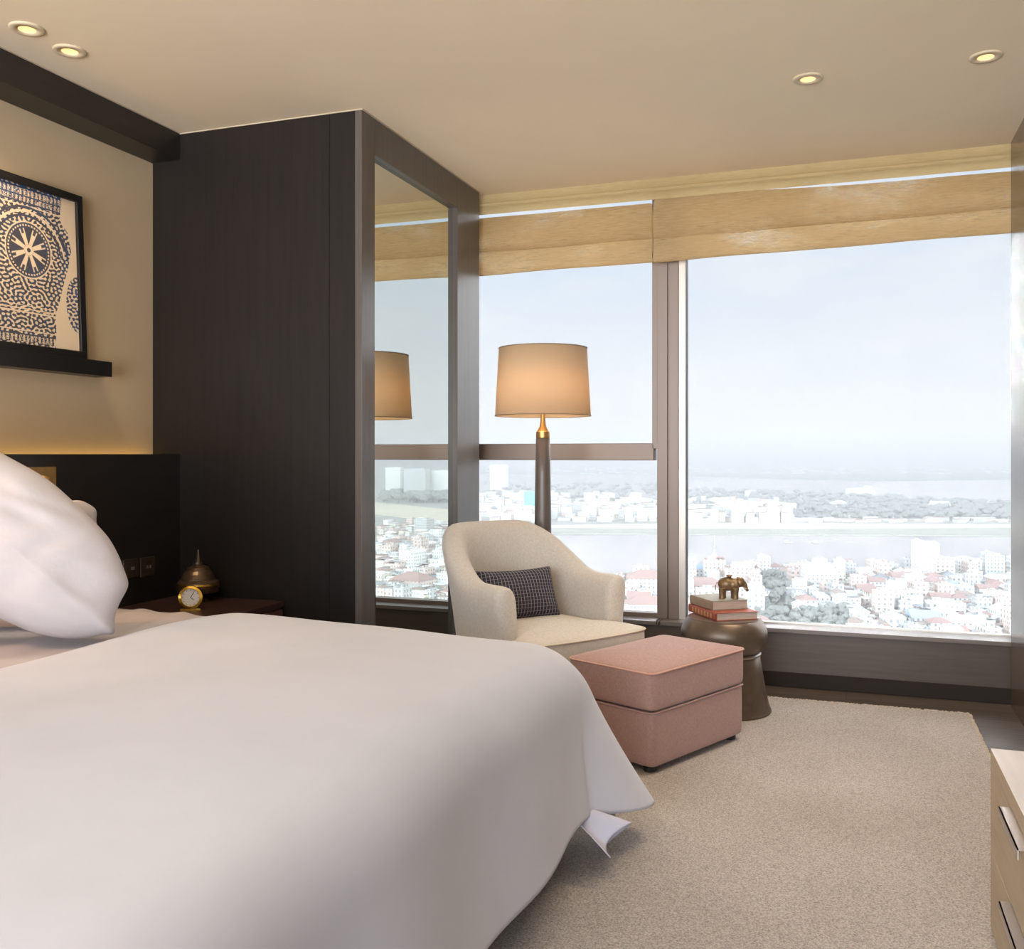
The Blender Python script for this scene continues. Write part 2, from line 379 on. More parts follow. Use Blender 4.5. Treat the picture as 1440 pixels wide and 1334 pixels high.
# ------------------------------------------------------------------ wardrobe with the tall framed mirror
wd = empty('wardrobe', ((HX+MX)/2, 4.3, 0), 0, 'floor-to-ceiling dark espresso wood wardrobe block with tall mirror on its side', 'wardrobe')
xs = -2.13
B().box(LX+.0, WF, 0, xs-.0015, 5.02, CH-.004).build('body', M['wardrobe'], wd)
B().box(xs+.0015, WF, 0, MX-.034, 5.02, CH-.004).box(xs-.002, WF+.004, 0, xs+.002, 4.9, CH-.004).build('end_panel', M['wardrobe'], wd)
ym0, ym1, zt, zb = 3.753, 4.70, 2.535, .14
fr = B().box(MX-.034, WF, 0, MX, ym0, CH-.004).box(MX-.034, ym1, 0, MX, 5.02, CH-.004).box(MX-.034, ym0, zt, MX, ym1, CH-.004).box(MX-.034, ym0, 0, MX, ym1, zb)
fr.build('mirror_frame', M['mframe'], wd, bevel=.0015)
B().box(MX-.034, ym0, zb, MX-.028, ym1, zt).build('mirror', M['mirror'], wd)

# ------------------------------------------------------------------ picture ledge and framed print on the cream wall
LZ1 = on_x(158, 509, LX+.09).z; LZ0 = on_x(158, 530, LX+.09).z; LYE = on_x(158, 520, LX+.09).y
o = B().box(LX+.001, 1.05, LZ0, LX+.09, LYE, LZ1).build('picture_ledge', M['black'], None, bevel=.002)
tag(o, 'long black picture ledge fixed to the cream wall above the bed', 'shelf')
PY1 = on_x(121, 500, LX+.06).y; PZ0 = LZ1+.001
PY0 = PY1-.98; PZT = on_x(108, 275, LX+.03).z
pic = empty('framed_print', (LX+.03, (PY0+PY1)/2, PZ0), 0, 'black framed indigo block print with a spoked wheel leaning on the wall ledge', 'picture')
tilt = math.atan2(.028, PZT-PZ0)
TP = Matrix.Translation((LX+.055, PY0, PZ0)) @ Matrix.Rotation(-tilt, 4, 'Y')
PW, PH = PY1-PY0, PZT-PZ0
b = B()
for (y0, y1, zz0, zz1) in ((0, PW, 0, .03), (0, PW, PH-.03, PH), (0, .03, .03, PH-.03), (PW-.03, PW, .03, PH-.03)):
    b.box(-.012, y0, zz0, .014, y1, zz1, TP)
b.build('frame', M['black'], pic, bevel=.0015)
# printed sheet: a fine grid coloured by an ink attribute
def print_sheet():
    rng = np.random.default_rng(7)
    nx, nz = 460, 420
    wi, hi = PW-.06, PH-.06
    big = 640
    def band(freq, w, seed):
        r = np.random.default_rng(seed); f = np.fft.fft2(r.standard_normal((big, big)))
        k = np.hypot(*np.meshgrid(np.fft.fftfreq(big)*big, np.fft.fftfreq(big)*big)); return np.real(np.fft.ifft2(f*np.exp(-((k-freq)/w)**2)))[:nz, :nx]
    maze = band(60, 11, 3); maze /= maze.std()
    Yc, Zc = np.meshgrid((np.arange(nx)+.5)/nx*wi, (np.arange(nz)+.5)/nz*hi)
    right = wi                                      # distances are measured from the visible right edge
    X = right - Yc; Z = Zc
    edge = .075 + .05*np.clip((Z/hi-.25)*2, 0, 1)*0
    ink = maze > -.22
    paper = np.zeros_like(ink)
    top = hi
    # silhouette of the printed figure
    prof = np.interp(Z/hi, [0, .12, .22, .30, .42, .55, .66, .78, .85, .88, 1.0], [.125, .12, .12, .10, .075, .045, .028, .045, .085, .08, .075])
    paper |= X < prof
    side = ((X-.0)/.062)**2 + ((Z/hi-.31)/.185)**2 < 1
    # horizontal bands
    for zc, t in ((.985, .006), (.935, .006), (.895, .005), (.875, .003), (.09, .004), (.065, .005), (.205, .004), (.225, .003), (.245, .003)):
        ink = np.where(np.abs(Z/hi-zc) < t, False if t < .0045 else True, ink)
    teeth = (np.sin(Yc*2*np.pi/.019 + .8*np.sin(Z*60)) > -.1)
    for a, c in ((.94, .98), (.900, .930), (.02, .06)):
        s = (Z/hi > a) & (Z/hi < c); ink = np.where(s, teeth ^ (np.abs(maze) < .25), ink)
    # arcs of small beads over the wheel
    cy, cz = right-.335, hi*.60
    for rr in (.165, .182, .199):
        d = np.hypot((X-.245)*1.0, (Z-(cz-.03))*1.0); s = (np.abs(d-rr) < .0045) & (Z > cz)
        ink = np.where(s, rr != .182, ink)
    # wheel with eight spokes
    d = np.hypot(X-.245, Z-cz); ang = np.arctan2(Z-cz, X-.245); R = .108
    wheel = d < R
    sp = np.abs(((ang*8/(2*np.pi)) % 1)-.5)*2*np.pi/8*d
    spoke = (sp < (.008+.085*np.clip(d-.03, 0, 1))) & (d < R*.80) & (d > .022)
    spoke &= ~((sp < .006) & (d > R*.62))
    wv = np.ones_like(ink); wv = np.where(spoke, False, wv); wv = np.where((d < .021) & (d > .009), False, wv)
    wv = np.where((np.abs(d-R*.90) < .0035) & (np.sin(ang*44) > -.2), False, wv)
    ink = np.where(wheel, wv, ink)
    ink = np.where((d > R) & (d < R+.006), False, ink)
    ink = ink & ~paper
    ink = ink | (side & (maze > -.1) & paper)
    blue = np.clip((Z/hi-.80)*4, 0, 1)*.8 + np.clip((.13-X)/.13, 0, 1)*.6*(Z/hi < .8)
    cp = np.array(lin('cdb99c')[:3]); dk = np.array(lin('3a3a44')[:3]); bl = np.array(lin('2b4a74')[:3])
    blue = np.clip(blue + .15*band(8, 4, 5)/max(1e-9, band(8, 4, 5).std())*.6, 0, 1)[..., None]
    col = np.where(ink[..., None], dk*(1-blue)+bl*blue, cp)
    # one flat sheet, face per cell
    vs = []; fs = []
    yy = np.linspace(.03, PW-.03, nx+1); zz = np.linspace(.03, PH-.03, nz+1)
    gy, gz = np.meshgrid(yy, zz)
    pts = np.stack([np.zeros_like(gy), gy, gz, np.ones_like(gy)], -1).reshape(-1, 4) @ np.array(TP).T
    idx = np.arange((nx+1)*(nz+1)).reshape(nz+1, nx+1)
    q = np.stack([idx[:-1, :-1], idx[:-1, 1:], idx[1:, 1:], idx[1:, :-1]], -1).reshape(-1, 4)
    me = bpy.data.meshes.new('print_sheet')
    me.vertices.add(len(pts)); me.vertices.foreach_set('co', pts[:, :3].astype('f').ravel())
    me.loops.add(q.size); me.loops.foreach_set('vertex_index', q.ravel().astype('i'))
    me.polygons.add(len(q)); me.polygons.foreach_set('loop_start', np.arange(0, q.size, 4, dtype='i'))
    me.update(calc_edges=True)
    at = me.color_attributes.new('ink', 'FLOAT_COLOR', 'CORNER')
    c = np.concatenate([col.reshape(-1, 3), np.ones((nx*nz, 1))], 1); c = np.repeat(c, 4, axis=0)
    at.data.foreach_set('color', c.astype('f').ravel())
    m = plain('block printed cloth', 'cdb99c', .7); an = m.N.new('ShaderNodeVertexColor'); an.layer_name = 'ink'; m.color(an.outputs[0])
    link('print', me, m, pic)
print_sheet()

# ------------------------------------------------------------------ cove light strip on the headboard top
B().box(LX+.008, .3, 1.1505, LX+.03, WF-.03, 1.160).build('led_strip', M['led'], None)
tag(bpy.data.objects['led_strip'], 'warm yellow light strip lying along the top of the dark headboard', 'light')

# reading lamp panel and switches on the headboard
def reading_lamp(y1_, label, energy, sgn):
    p0 = on_x(76, 656, HX); p1 = on_x(76, 690, HX); zt_l = p0.z; zc = (p0.z+p1.z)/2-.02
    rl = empty('reading_lamp', (HX, y1_-.06, p1.z), 0, label, 'lamp')
    B().box(HX, y1_-.16, zc-.075, HX+.012, y1_, zt_l).build('wall_plate', M['brass'], rl, bevel=.002)
    B().box(HX+.012, y1_-.13, zc-.06, HX+.013, y1_-.02, zt_l-.02).build('recess', M['brass'], rl)
    B().tube([(HX+.01, y1_-.10, zc+.01), (HX+.08, y1_-.12, zc+.01), (HX+.15, y1_-.2, zc+.0)], .007).build('arm', M['brass'], rl, smooth=True)
    B().lathe([(.012, 0), (.022, .01), (.028, .06), (.0, .07)], (0, 0, 0), 20, Matrix.Translation((HX+.15, y1_-.2, zc-.03))).build('lamp_head', M['brass'], rl, smooth=True)
    lt = bpy.data.lights.new('reading_glow', 'SPOT'); lt.energy = energy; lt.color = (1, .50, .22); lt.spot_size = 2.4; lt.spot_blend = .6; lt.shadow_soft_size = .03
    lo = bpy.data.objects.new('reading_glow', lt); COL.objects.link(lo); lo.location = (HX+.19, y1_-.24, zc+.08); lo.rotation_euler = Vector((-.55, -.75 if sgn else .5, .35)).to_track_quat('Z', 'Y').to_euler()
reading_lamp(on_x(76, 656, HX).y, 'square brass wall reading light on the headboard behind the pillow', 5, 0)
reading_lamp(2.02, 'added brass reading light on the headboard, out of view, warming the large pillow', 9, 1)  # unseen twin lamp, added so its glow warms the pillow

def wall_socket(u0, u1, v0, v1, label, toggles):
    a = on_x(u0, (v0+v1)/2, HX); c = on_x(u1, (v0+v1)/2, HX); z1_ = on_x((u0+u1)/2, v0, HX).z; z0_ = on_x((u0+u1)/2, v1, HX).z
    e = empty('wall_socket', (HX, (a.y+c.y)/2, z0_), 0, label, 'socket')
    B().box(HX, a.y, z0_, HX+.008, c.y, z1_).build('plate', M['steel'], e, bevel=.002)
    w = c.y-a.y; h = z1_-z0_
    B().box(HX+.008, a.y+w*.22, z0_+h*.2, HX+.0095, c.y-w*.22, z1_-h*.2).build('insert', M['slot'], e)
    for k in toggles:
        B().box(HX+.0095, a.y+w*k-.004, z0_+h*.42, HX+.013, a.y+w*k+.004, z0_+h*.58).build('pin', M['handle'], e)
wall_socket(196, 216, 783, 810, 'bronze socket plate with two bright pins, the one beside the bare headboard', (.42, .62))
wall_socket(172, 193, 786, 812, 'bronze socket plate half hidden behind the pillow edge', (.5, .62))

# ------------------------------------------------------------------ bedside table, bell-shaped bowl, clock
NZ = .557
ns = empty('bedside_table', (-2.63, 3.3, 0), 0, 'reddish dark wood bedside table between the bed and the wardrobe', 'bedside table')
B().box(HX+.004, 2.98, .16, -2.365, WF-.01, NZ-.025).build('carcass', M['redwood'], ns, bevel=.002)
B().box(HX+.004, 2.97, NZ-.025, -2.35, WF-.006, NZ).build('top', M['redtop'], ns, bevel=.003)
B().box(-2.365, 3.0, .18, -2.352, WF-.02, NZ-.035).build('drawer', M['redwood'], ns, bevel=.002)
B().box(HX+.03, 3.02, 0, -2.42, WF-.04, .16).build('plinth', M['black'], ns)
bp = on_z(279, 843, NZ)
bl = empty('bronze_bell_box', (bp.x, bp.y, NZ), 0, 'dark bronze lidded bowl shaped like a temple bell on the bedside table', 'ornament')
s = bp.dot(Vector((-SN, CS, 0)))/FPX
B().lathe([(0, 0), (.05, 0), (.052, .012), (.04, .02), (.045, .024), (.088, .036), (.092, .052), (.094, .066), (0, .066)], (bp.x, bp.y, NZ), 40).build('bowl', M['bronze'], bl, smooth=False)
B().lathe([(.094, .064), (.097, .070), (.094, .076)], (bp.x, bp.y, NZ), 40, caps=False).build('rim', M['gold'], bl, smooth=True)
B().lathe([(.093, .074), (.09, .082), (.075, .092), (.074, .098), (.068, .112), (.066, .118), (.055, .132), (.050, .136), (.046, .145), (.028, .153), (.022, .158), (0, .158)], (bp.x, bp.y, NZ), 40).build('lid', M['bronze'], bl)
B().lathe([(.022, .155), (.026, .162), (.012, .172), (.016, .176), (.007, .182), (.010, .188), (.006, .193), (.009, .199), (.005, .204), (.008, .209), (.005, .214), (.007, .220), (0, .226)], (bp.x, bp.y, NZ), 24).build('finial', M['steel'], bl, smooth=True)
# clock
r0 = ray(268, 840); dC = (NZ+.052-EYE)/r0.z; cc = Vector((0, 0, EYE)) + r0*dC
fdir = Vector((.50, -.86, .10)).normalized(); upv = Vector((0, 0, 1)); sx = upv.cross(fdir).normalized(); uy = fdir.cross(sx)
TC = Matrix(((sx.x, uy.x, fdir.x, cc.x), (sx.y, uy.y, fdir.y, cc.y), (sx.z, uy.z, fdir.z, cc.z), (0, 0, 0, 1)))
ck = empty('desk_clock', (cc.x, cc.y, NZ), 0, 'small round polished gold clock with white face on the bedside table', 'clock')
B().lathe([(0, -.035), (.044, -.035), (.048, -.028), (.048, -.004), (.05, 0), (.048, .006), (.038, .008), (.036, .002), (0, .002)], (0, 0, 0), 40, TC).build('case', M['gold'], ck, smooth=False)
B().lathe([(0, .003), (.036, .003), (.036, .002)], (0, 0, 0), 40, TC, caps=False).build('dial', M['white'], ck)
for ang, ln in ((.55, .026), (2.2, .017)):
    B().box(-.0012, 0, .0035, .0012, ln, .0045, TC @ Matrix.Rotation(-ang, 4, 'Z')).build('hand', M['black'], ck)
B().box(-.04, -.053, -.035, .04, -.046, .004, TC).build('foot', M['gold'], ck)
b = B()
for k in range(12): b.box(-.0008, .029, .0035, .0008, .034, .0042, TC @ Matrix.Rotation(k*math.pi/6, 4, 'Z'))
b.build('hour_marks', M['black'], ck)

# ------------------------------------------------------------------ bed
bed = empty('bed', (-1.9, 1.85, 0), 0, 'king bed with white mattress set against the dark headboard', 'bed')
B().box(HX+.01, .60, .06, -.86, 2.78, .30).build('bed_base', M['black'], bed, bevel=.01)
B().box(HX+.01, .56, .30, -.82, 2.84, .595).build('mattress', M['sheet'], bed, bevel=.05, seg=4)
for (x, y) in ((-2.8, .7), (-.95, .7), (-2.8, 2.7), (-.95, 2.7)):
    B().box(x-.04, y-.04, 0, x+.04, y+.04, .06).build('leg', M['black'], bed)

def lumps(x, y, sc, seed=0):
    return (math.sin(x*2.3*sc+seed)*math.cos(y*1.9*sc+seed*1.7)+.5*math.sin(x*4.7*sc-y*3.1*sc+seed*2.3))/1.5
def duvet():
    x0, x1, ya, yb = -2.13, -.735, .45, 2.885
    R = .16; TOPZ = .665; yc = (ya+yb)/2
    # U outline (inner top edge where the cloth starts to bend): far head end -> foot -> near head end
    path = []
    def add(x, y, nx, ny): path.append((x, y, nx, ny))
    xi, yi0, yi1 = x1-R*.9, ya+R*.9, yb-R*.9
    cr = .10
    for k in range(34):
        t = k/33; add(x0+(xi-cr-x0)*t, yi1, 0, 1)
    for k in range(1, 24):
        a = math.pi/2*(1-k/24); add(xi-cr+cr*math.cos(a), yi1-cr+cr*math.sin(a), math.cos(a), math.sin(a))
    for k in range(44):
        t = k/43; add(xi, yi1-cr+(yi0+cr-yi1+cr)*t, 1, 0)
    for k in range(1, 24):
        a = -math.pi/2*k/24; add(xi-cr+cr*math.cos(a), yi0+cr+cr*math.sin(a), math.cos(a), math.sin(a))
    for k in range(34):
        t = k/33; add(xi-cr+(x0-xi+cr)*t, yi0, 0, -1)
    # top height
    def topz(x, y):
        ex = min(max((xi-x)/.55, 0), 1); ey = min(max(min(yi1-y, y-yi0)/.5, 0), 1)
        d = (1-(1-ex)**2)*.5+(1-(1-ey)**2)*.5
        hd = min(max((x-x0)/.14, 0), 1)
        return TOPZ - .035 + .045*d + .010*lumps(x, y, 1.0) + .006*lumps(x, y, 2.3, 2) - .045*(1-hd)**2
    rows = []
    NI = 26
    for i in range(NI):
        t = i/NI; r = []
        for (x, y, nx, ny) in path:
            sx_ = x0 if x < xi-.75 else x0 + 0
            # spine point: same x for sides, compressed for the foot part
            px = min(x, xi-.75) if abs(ny) > .99 else xi-.75
            q = (px+(x-px)*t, yc+(y-yc)*t); r.append((q[0], q[1], topz(*q)))
        rows.append(r)
    L_foot, L_side = .565, .50
    NS = 26
    for i in range(NS+1):
        tt = i/NS; r = []
        for k, (x, y, nx, ny) in enumerate(path):
            a = math.atan2(ny, nx)
            corner = math.exp(-((a-math.radians(42))/.42)**2) if 0 < a < math.pi/2 else 0
            Ls = L_side + (L_foot-L_side)*max(0, math.cos(a))
            s_ = tt*(Ls+.06*corner)
            q = R*math.pi/2
            if s_ < q: hz = R*math.sin(s_/R); dr = R*(1-math.cos(s_/R))
            else: hz = R + (s_-q)*.10; dr = R + (s_-q)
            hz += .30*corner*max(0, s_-.12)**1.25 * 1.9
            # folds hanging near the far foot corner
            w = min(1, max(0, (s_-.1)/.3))
            hz += .030*w*math.exp(-((a-math.radians(8))/.22)**2)*(1 if nx < .9999 or y > yi1-cr-.3 else 0)*0
            dcorner = (yi1-y) if nx > .999 else 0
            hz += w*.020*math.sin(y*9.0+.8)*(1 if nx > .999 else nx) * .6
            hz -= w*.030*math.exp(-((dcorner-.02)/.05)**2)*(1 if (nx > .999) else max(0, 1-abs(a-.0)/.35))*(1 if y > yc else 0)
            hz -= w*.030*math.exp(-((a-math.radians(72))/.16)**2)
            z = topz(x, y)-dr
            r.append((x+nx*hz, y+ny*hz, max(z, .06)))
        rows.append(r)
    b = B(); b.grid(rows)
    me = b.mesh('duvet'); bm = bmesh.new(); bm.from_mesh(me); bmesh.ops.remove_doubles(bm, verts=bm.verts, dist=1e-4); bmesh.ops.recalc_face_normals(bm, faces=bm.faces); bm.to_mesh(me); bm.free()
    if sum(p.normal.z*p.area for p in me.polygons) < 0: me.flip_normals()
    o = link('duvet', me, [M['sheet'], M['lining']], None, True)
    md = o.modifiers.new('sub', 'SUBSURF'); md.levels = 1; md.render_levels = 1
    md = o.modifiers.new('thick', 'SOLIDIFY'); md.thickness = .012; md.offset = -1; md.material_offset = 1; md.material_offset_rim = 0
    tag(o, 'plump plain white duvet spread over the bed and hanging past its foot', 'duvet')
    return rows
drows = duvet()
# a white undersheet whose corner hangs out below the duvet at the far foot corner
def undersheet():
    rows = []
    P0 = Vector((-.83, 2.70, .5))
    for i in range(14):
        t = i/13; r = []
        for k in range(31):
            a = math.radians(95 - 115*k/30); fold = .035*math.sin(k*.62+.6)*t
            rr = .045 + .175*t + fold*.9
            cx = P0.x + rr*math.cos(a); cy = P0.y-.05 + rr*math.sin(a)
            zl = .205 - t*(.085 + .035*math.sin(k*.45+1.0) + .04*math.exp(-((k-17)/4)**2))
            r.append((cx, cy, max(zl, .03)))
        rows.append(r)
    o = B().grid(rows).build('bed_sheet', M['lining'], None, smooth=True, sub=1)
    md = o.modifiers.new('thick', 'SOLIDIFY'); md.thickness = .003
    tag(o, 'corner of a bluish white bed sheet hanging out below the duvet at the foot', 'sheet')
undersheet()
# folded back sheet by the pillows
def topsheet():
    rows = []
    for i in range(26):
        x = -2.80 + (2.80-2.06)*i/25; r = []
        for k in range(60):
            y = .50 + (2.92-.50)*k/59
            e = min(1, max(0, (2.92-y)/.12)); e2 = min(1, max(0, (y-.50)/.12))
            z = .598 + .038*(1-(1-e)**2)*(1-(1-e2)**2) + .006*lumps(x*2, y*2, 2.1, 1) + .012*math.exp(-((x+2.45-.18*(2.9-y))/.03)**2) 
            z += .012*math.exp(-((x+2.28-.3*(2.9-y))/.025)**2)
            if k == 0 or k == 59: z = .40
            r.append((x, y, z))
        rows.append(r)
    o = B().grid(rows).build('top_sheet', M['pillowc'], None, smooth=True, sub=1)
    tag(o, 'creased white top sheet spread under the pillows at the head of the bed', 'sheet')
topsheet()

def inflated(name, pts2, T, thick, mat, parent=None, pw=2.4, rings=14, sub=1, wr=0, seed=1):
    """cushion from an outline (list of 2D points) in the frame T (x, y = outline, z = thickness)"""
    n = len(pts2); cx = sum(p[0] for p in pts2)/n; cy = sum(p[1] for p in pts2)/n
    b = B(); rows = []
    seq = [(i/rings) for i in range(1, rings+1)]
    def z_at(t): return thick/2*(max(0, 1-t**pw))**.55
    top = []
    for side in (1, -1):
        rr = seq if side == 1 else list(reversed(seq[:-1]))
        for t in rr:
            r = []
            for (x, y) in pts2:
                px, py = cx+(x-cx)*t, cy+(y-cy)*t
                w = wr*math.sin(px*37+seed+4*math.sin(py*19))*math.sin(py*31+seed*2)*t*(1-t)*4
                r.append(T @ Vector((px, py, side*(z_at(t)+w))))
            rows.append(r)
    b.grid(rows, closed=True); m_ = len(rows)*n
    b.add([T @ Vector((cx, cy, thick/2)), T @ Vector((cx, cy, -thick/2))], [])
    base = 0
    for k in range(n): b.f.append((m_, k, (k+1) % n)); b.mi.append(0); b.f.append((m_+1, (len(rows)-1)*n+(k+1) % n, (len(rows)-1)*n+k)); b.mi.append(0)
    return b.build(name, mat, parent, smooth=True, sub=sub)
def smooth_outline(pts, n=72, it=2, cut=.22):
    P = [Vector((p[0], p[1])) for p in pts]
    for _ in range(it):          # corner cutting
        Q = []
        for i in range(len(P)):
            a, c = P[i], P[(i+1) % len(P)]; Q += [a*(1-cut)+c*cut, a*cut+c*(1-cut)]
        P = Q
    L_ = [0]
    for i in range(len(P)): L_.append(L_[-1]+(P[(i+1) % len(P)]-P[i]).length)
    out = []
    for k in range(n):
        s_ = L_[-1]*k/n; i = max(j for j in range(len(P)) if L_[j] <= s_+1e-9)
        t = (s_-L_[i])/max(1e-9, L_[i+1]-L_[i]); q = P[i].lerp(P[(i+1) % len(P)], t); out.append((q.x, q.y))
    return out
def pillow(px, A, nrm, thick, label, name='pillow', wr=.0):
    A = Vector(A); nrm = Vector(nrm).normalized()
    ex = Vector((0, 0, 1)).cross(nrm).normalized()*1; ey = nrm.cross(ex).normalized()
    T = Matrix(((ex.x, ey.x, nrm.x, A.x), (ex.y, ey.y, nrm.y, A.y), (ex.z, ey.z, nrm.z, A.z), (0, 0, 0, 1)))
    q = []
    for (u, v) in px:
        w = on_plane(u, v, A, nrm)-A; q.append((w.dot(ex), w.dot(ey)))
    o = inflated(name, smooth_outline(q, 110, 1, .18), T, thick, M['pillowc'], None, wr=wr, rings=18)
    return tag(o, label, 'pillow')
pillow([(186, 824), (181, 810), (170, 780), (156, 755), (125, 722), (70, 672), (0, 634), (-60, 600), (-130, 585), (-190, 640), (-190, 760), (-140, 830), (-60, 848), (0, 872), (45, 892), (90, 901), (130, 900), (150, 893), (164, 897), (166, 888), (163, 872), (171, 850)],
       (-2.10, 2.30, .72), (.5, -.78, .36), .24, 'large plump white pillow in front, propped against the headboard', wr=.007)
pillow([(137, 734), (139, 714), (116, 702), (98, 704), (60, 690), (-20, 680), (-90, 700), (-100, 770), (-80, 850), (0, 866), (110, 862), (150, 800), (146, 760)],
       (-2.38, 2.62, .80), (.62, -.70, .36), .15, 'white pillow behind the front one, only its top corner showing')

# ------------------------------------------------------------------ armchair
P0c = Vector((-1.185, 4.014, 0)); Fc = Vector((.841, -.541, 0)); Sc = Vector((.541, .841, 0))
ch = empty('armchair', (P0c.x, P0c.y, 0), 0, 'cream linen tub armchair with curved back and rolled arms by the window', 'armchair')
TCH = xf(P0c, Fc, Sc)
def tub():
    hs, back, fs0 = .315, -.50, -.14
    pts = []
    for k in range(8): t = k/8; pts.append((.0+(fs0)*t, -hs))
    for k in range(41):
        a = -math.pi/2 + math.pi*k/40; e = .86
        ca = abs(math.cos(a))**e; sa = math.copysign(abs(math.sin(a))**e, math.sin(a))
        pts.append((fs0+(back-fs0)*ca, hs*sa))
    for k in range(1, 9): t = k/8; pts.append((fs0-fs0*t, hs))
    n = len(pts); rows = []
    def nrm(i):
        a = Vector(pts[max(0, i-1)]); c = Vector(pts[min(n-1, i+1)]); d = (c-a).normalized(); return Vector((-d.y, d.x))*1.0
    L = [0]
    for i in range(1, n): L.append(L[-1]+(Vector(pts[i])-Vector(pts[i-1])).length)
    prof = [(.020, .10, 0), (.030, .30, 0), (.042, .50, 0), (.052, -.15, 1), (.062, -.085, 1), (.066, -.045, 1), (.052, -.012, 1), (.018, .0, 1), (-.020, -.008, 1), (-.045, -.04, 1), (-.055, -.09, 1), (-.058, -.16, 1), (-.056, .42, 0), (-.05, .30, 0)]
    secs = list(range(n))
    def section(i, shrink=0, push=0):
        p = Vector(pts[i]); m_ = nrm(i)
        # outward normal
        c = Vector((-.1, 0))
        if (p-c).dot(m_) < 0: m_ = -m_
        t = L[i]/L[-1]; w = math.sin(math.pi*t)
        sm = min(1, max(0, (min(t, 1-t)-.10)/.30)); sm = sm*sm*(3-2*sm)
        zt_ = .655 + (.885-.655)*sm + .0*w
        lean = .055*sm
        r = []
        for (o_, z_, rel) in prof:
            zz = zt_+z_ if rel else z_
            k = max(0, (zz-.35)/.5); oo = o_*(1-shrink) + lean*k*1.2 + .012*shrink
            if rel and shrink: zz -= .02*shrink
            q = p + m_*oo
            r.append(TCH @ Vector((q.x+push, q.y, zz)))
        return r
    rows = [section(0, .75, .040), section(0, .35, .034), section(0, .08, .018)] + [section(i) for i in secs] + [section(n-1, .08, .018), section(n-1, .35, .034), section(n-1, .75, .040)]
    b = B(); b.grid(rows, closed=True); k = len(prof)
    b.f.append(tuple(range(k))); b.f.append(tuple(reversed(range((len(rows)-1)*k, len(rows)*k)))); b.mi += [0, 0]
    b.build('shell', M['cream'], ch, smooth=True, sub=1)
tub()
def slab_cushion(name, outline, T, z0, z1, dome, mat, parent, pipe=None, pipemat=None, round_n=72, it=3, puff=.0, both=False):
    o2 = smooth_outline(outline, round_n, it); n = len(o2); cx = sum(p[0] for p in o2)/n; cy = sum(p[1] for p in o2)/n
    rows = []
    def ring(t, z): return [T @ Vector((cx+(x-cx)*t, cy+(y-cy)*t, z)) for x, y in o2]
    rows.append(ring(.90, z0)); rows.append(ring(.985, z0+.002))
    rows.append(ring(1.0, z0+.012)); rows.append(ring(1.0+puff, (z0+z1)/2)); rows.append(ring(1.0, z1-.008)); rows.append(ring(.992, z1))
    for t in (.96, .9, .8, .65, .45, .25, .1): rows.append(ring(t, z1+dome*(1-t**3)**.8))
    b = B(); b.grid(rows, closed=True)
    m_ = len(rows)*n; b.add([T @ Vector((cx, cy, z1+dome))], [])
    for k in range(n): b.f.append((m_, (len(rows)-1)*n+k, (len(rows)-1)*n+(k+1) % n)); b.mi.append(0)
    b.f.append(tuple(reversed(range(n)))); b.mi.append(0)
    o = b.build(name, mat, parent, smooth=True, sub=1)
    if pipe:
        for zz in ([z1-.002, z0+.004] if both else [z1-.002]):
            pb = B(); pb.tube([T @ Vector((cx+(x-cx)*1.003, cy+(y-cy)*1.003, zz)) for x, y in o2], pipe, 6, True)
            pb.build('piping', pipemat, o, smooth=True)
    return o
TO = [(-.40, -.20), (-.25, -.262), (.055, -.262), (.062, -.335), (.20, -.345), (.225, -.20), (.232, 0), (.225, .20), (.20, .345), (.062, .335), (.055, .262), (-.25, .262), (-.40, .20)]
slab_cushion('seat_cushion', TO, TCH, .315, .432, .035, M['cream'], ch, .0045, M['creampipe'], 110, 3)
slab_cushion('seat_base', [(-.44, -.2), (-.3, -.31), (.0, -.33), (.17, -.33), (.185, -.2), (.185, .2), (.17, .33), (0, .33), (-.3, .31), (-.44, .2)], TCH, .09, .312, 0, M['cream'], ch, None, None, 90, 3)
for (f_, s_) in ((.12, -.27), (.12, .27), (-.36, -.2), (-.36, .2)):
    p = TCH @ Vector((f_, s_, 0)); B().lathe([(.014, 0), (.022, .10)], (p.x, p.y, .0125), 16).build('leg', M['black'], ch, smooth=False)

# lumbar cushion with the stitched grid
def stripemat():
    m = plain('indigo checked cloth', '3d3a45', .9, 0, .2)
    tc = m.N.new('ShaderNodeTexCoord')
    def lines(axis, freq, width, wob):
        s_ = m.N.new('ShaderNodeSeparateXYZ'); m.L.new(tc.outputs['UV'], s_.inputs[0])
        a = m.N.new('ShaderNodeMath'); a.operation = 'MULTIPLY'; m.L.new(s_.outputs[axis], a.inputs[0]); a.inputs[1].default_value = freq
        f_ = m.N.new('ShaderNodeMath'); f_.operation = 'FRACT'; m.L.new(a.outputs[0], f_.inputs[0])
        c_ = m.N.new('ShaderNodeMath'); c_.operation = 'LESS_THAN'; m.L.new(f_.outputs[0], c_.inputs[0]); c_.inputs[1].default_value = width
        return c_.outputs[0]
    a = lines(0, 26, .17, 0); b_ = lines(1, 16, .12, 0)
    mx_ = m.N.new('ShaderNodeMath'); mx_.operation = 'MAXIMUM'; m.L.new(a, mx_.inputs[0])
    h_ = m.N.new('ShaderNodeMath'); h_.operation = 'MULTIPLY'; m.L.new(b_, h_.inputs[0]); h_.inputs[1].default_value = .65; m.L.new(h_.outputs[0], mx_.inputs[1])
    m.color(m.ramp(mx_.outputs[0], [(0, '34323f'), (1, '8e8785')])); return m
M['check'] = stripemat()
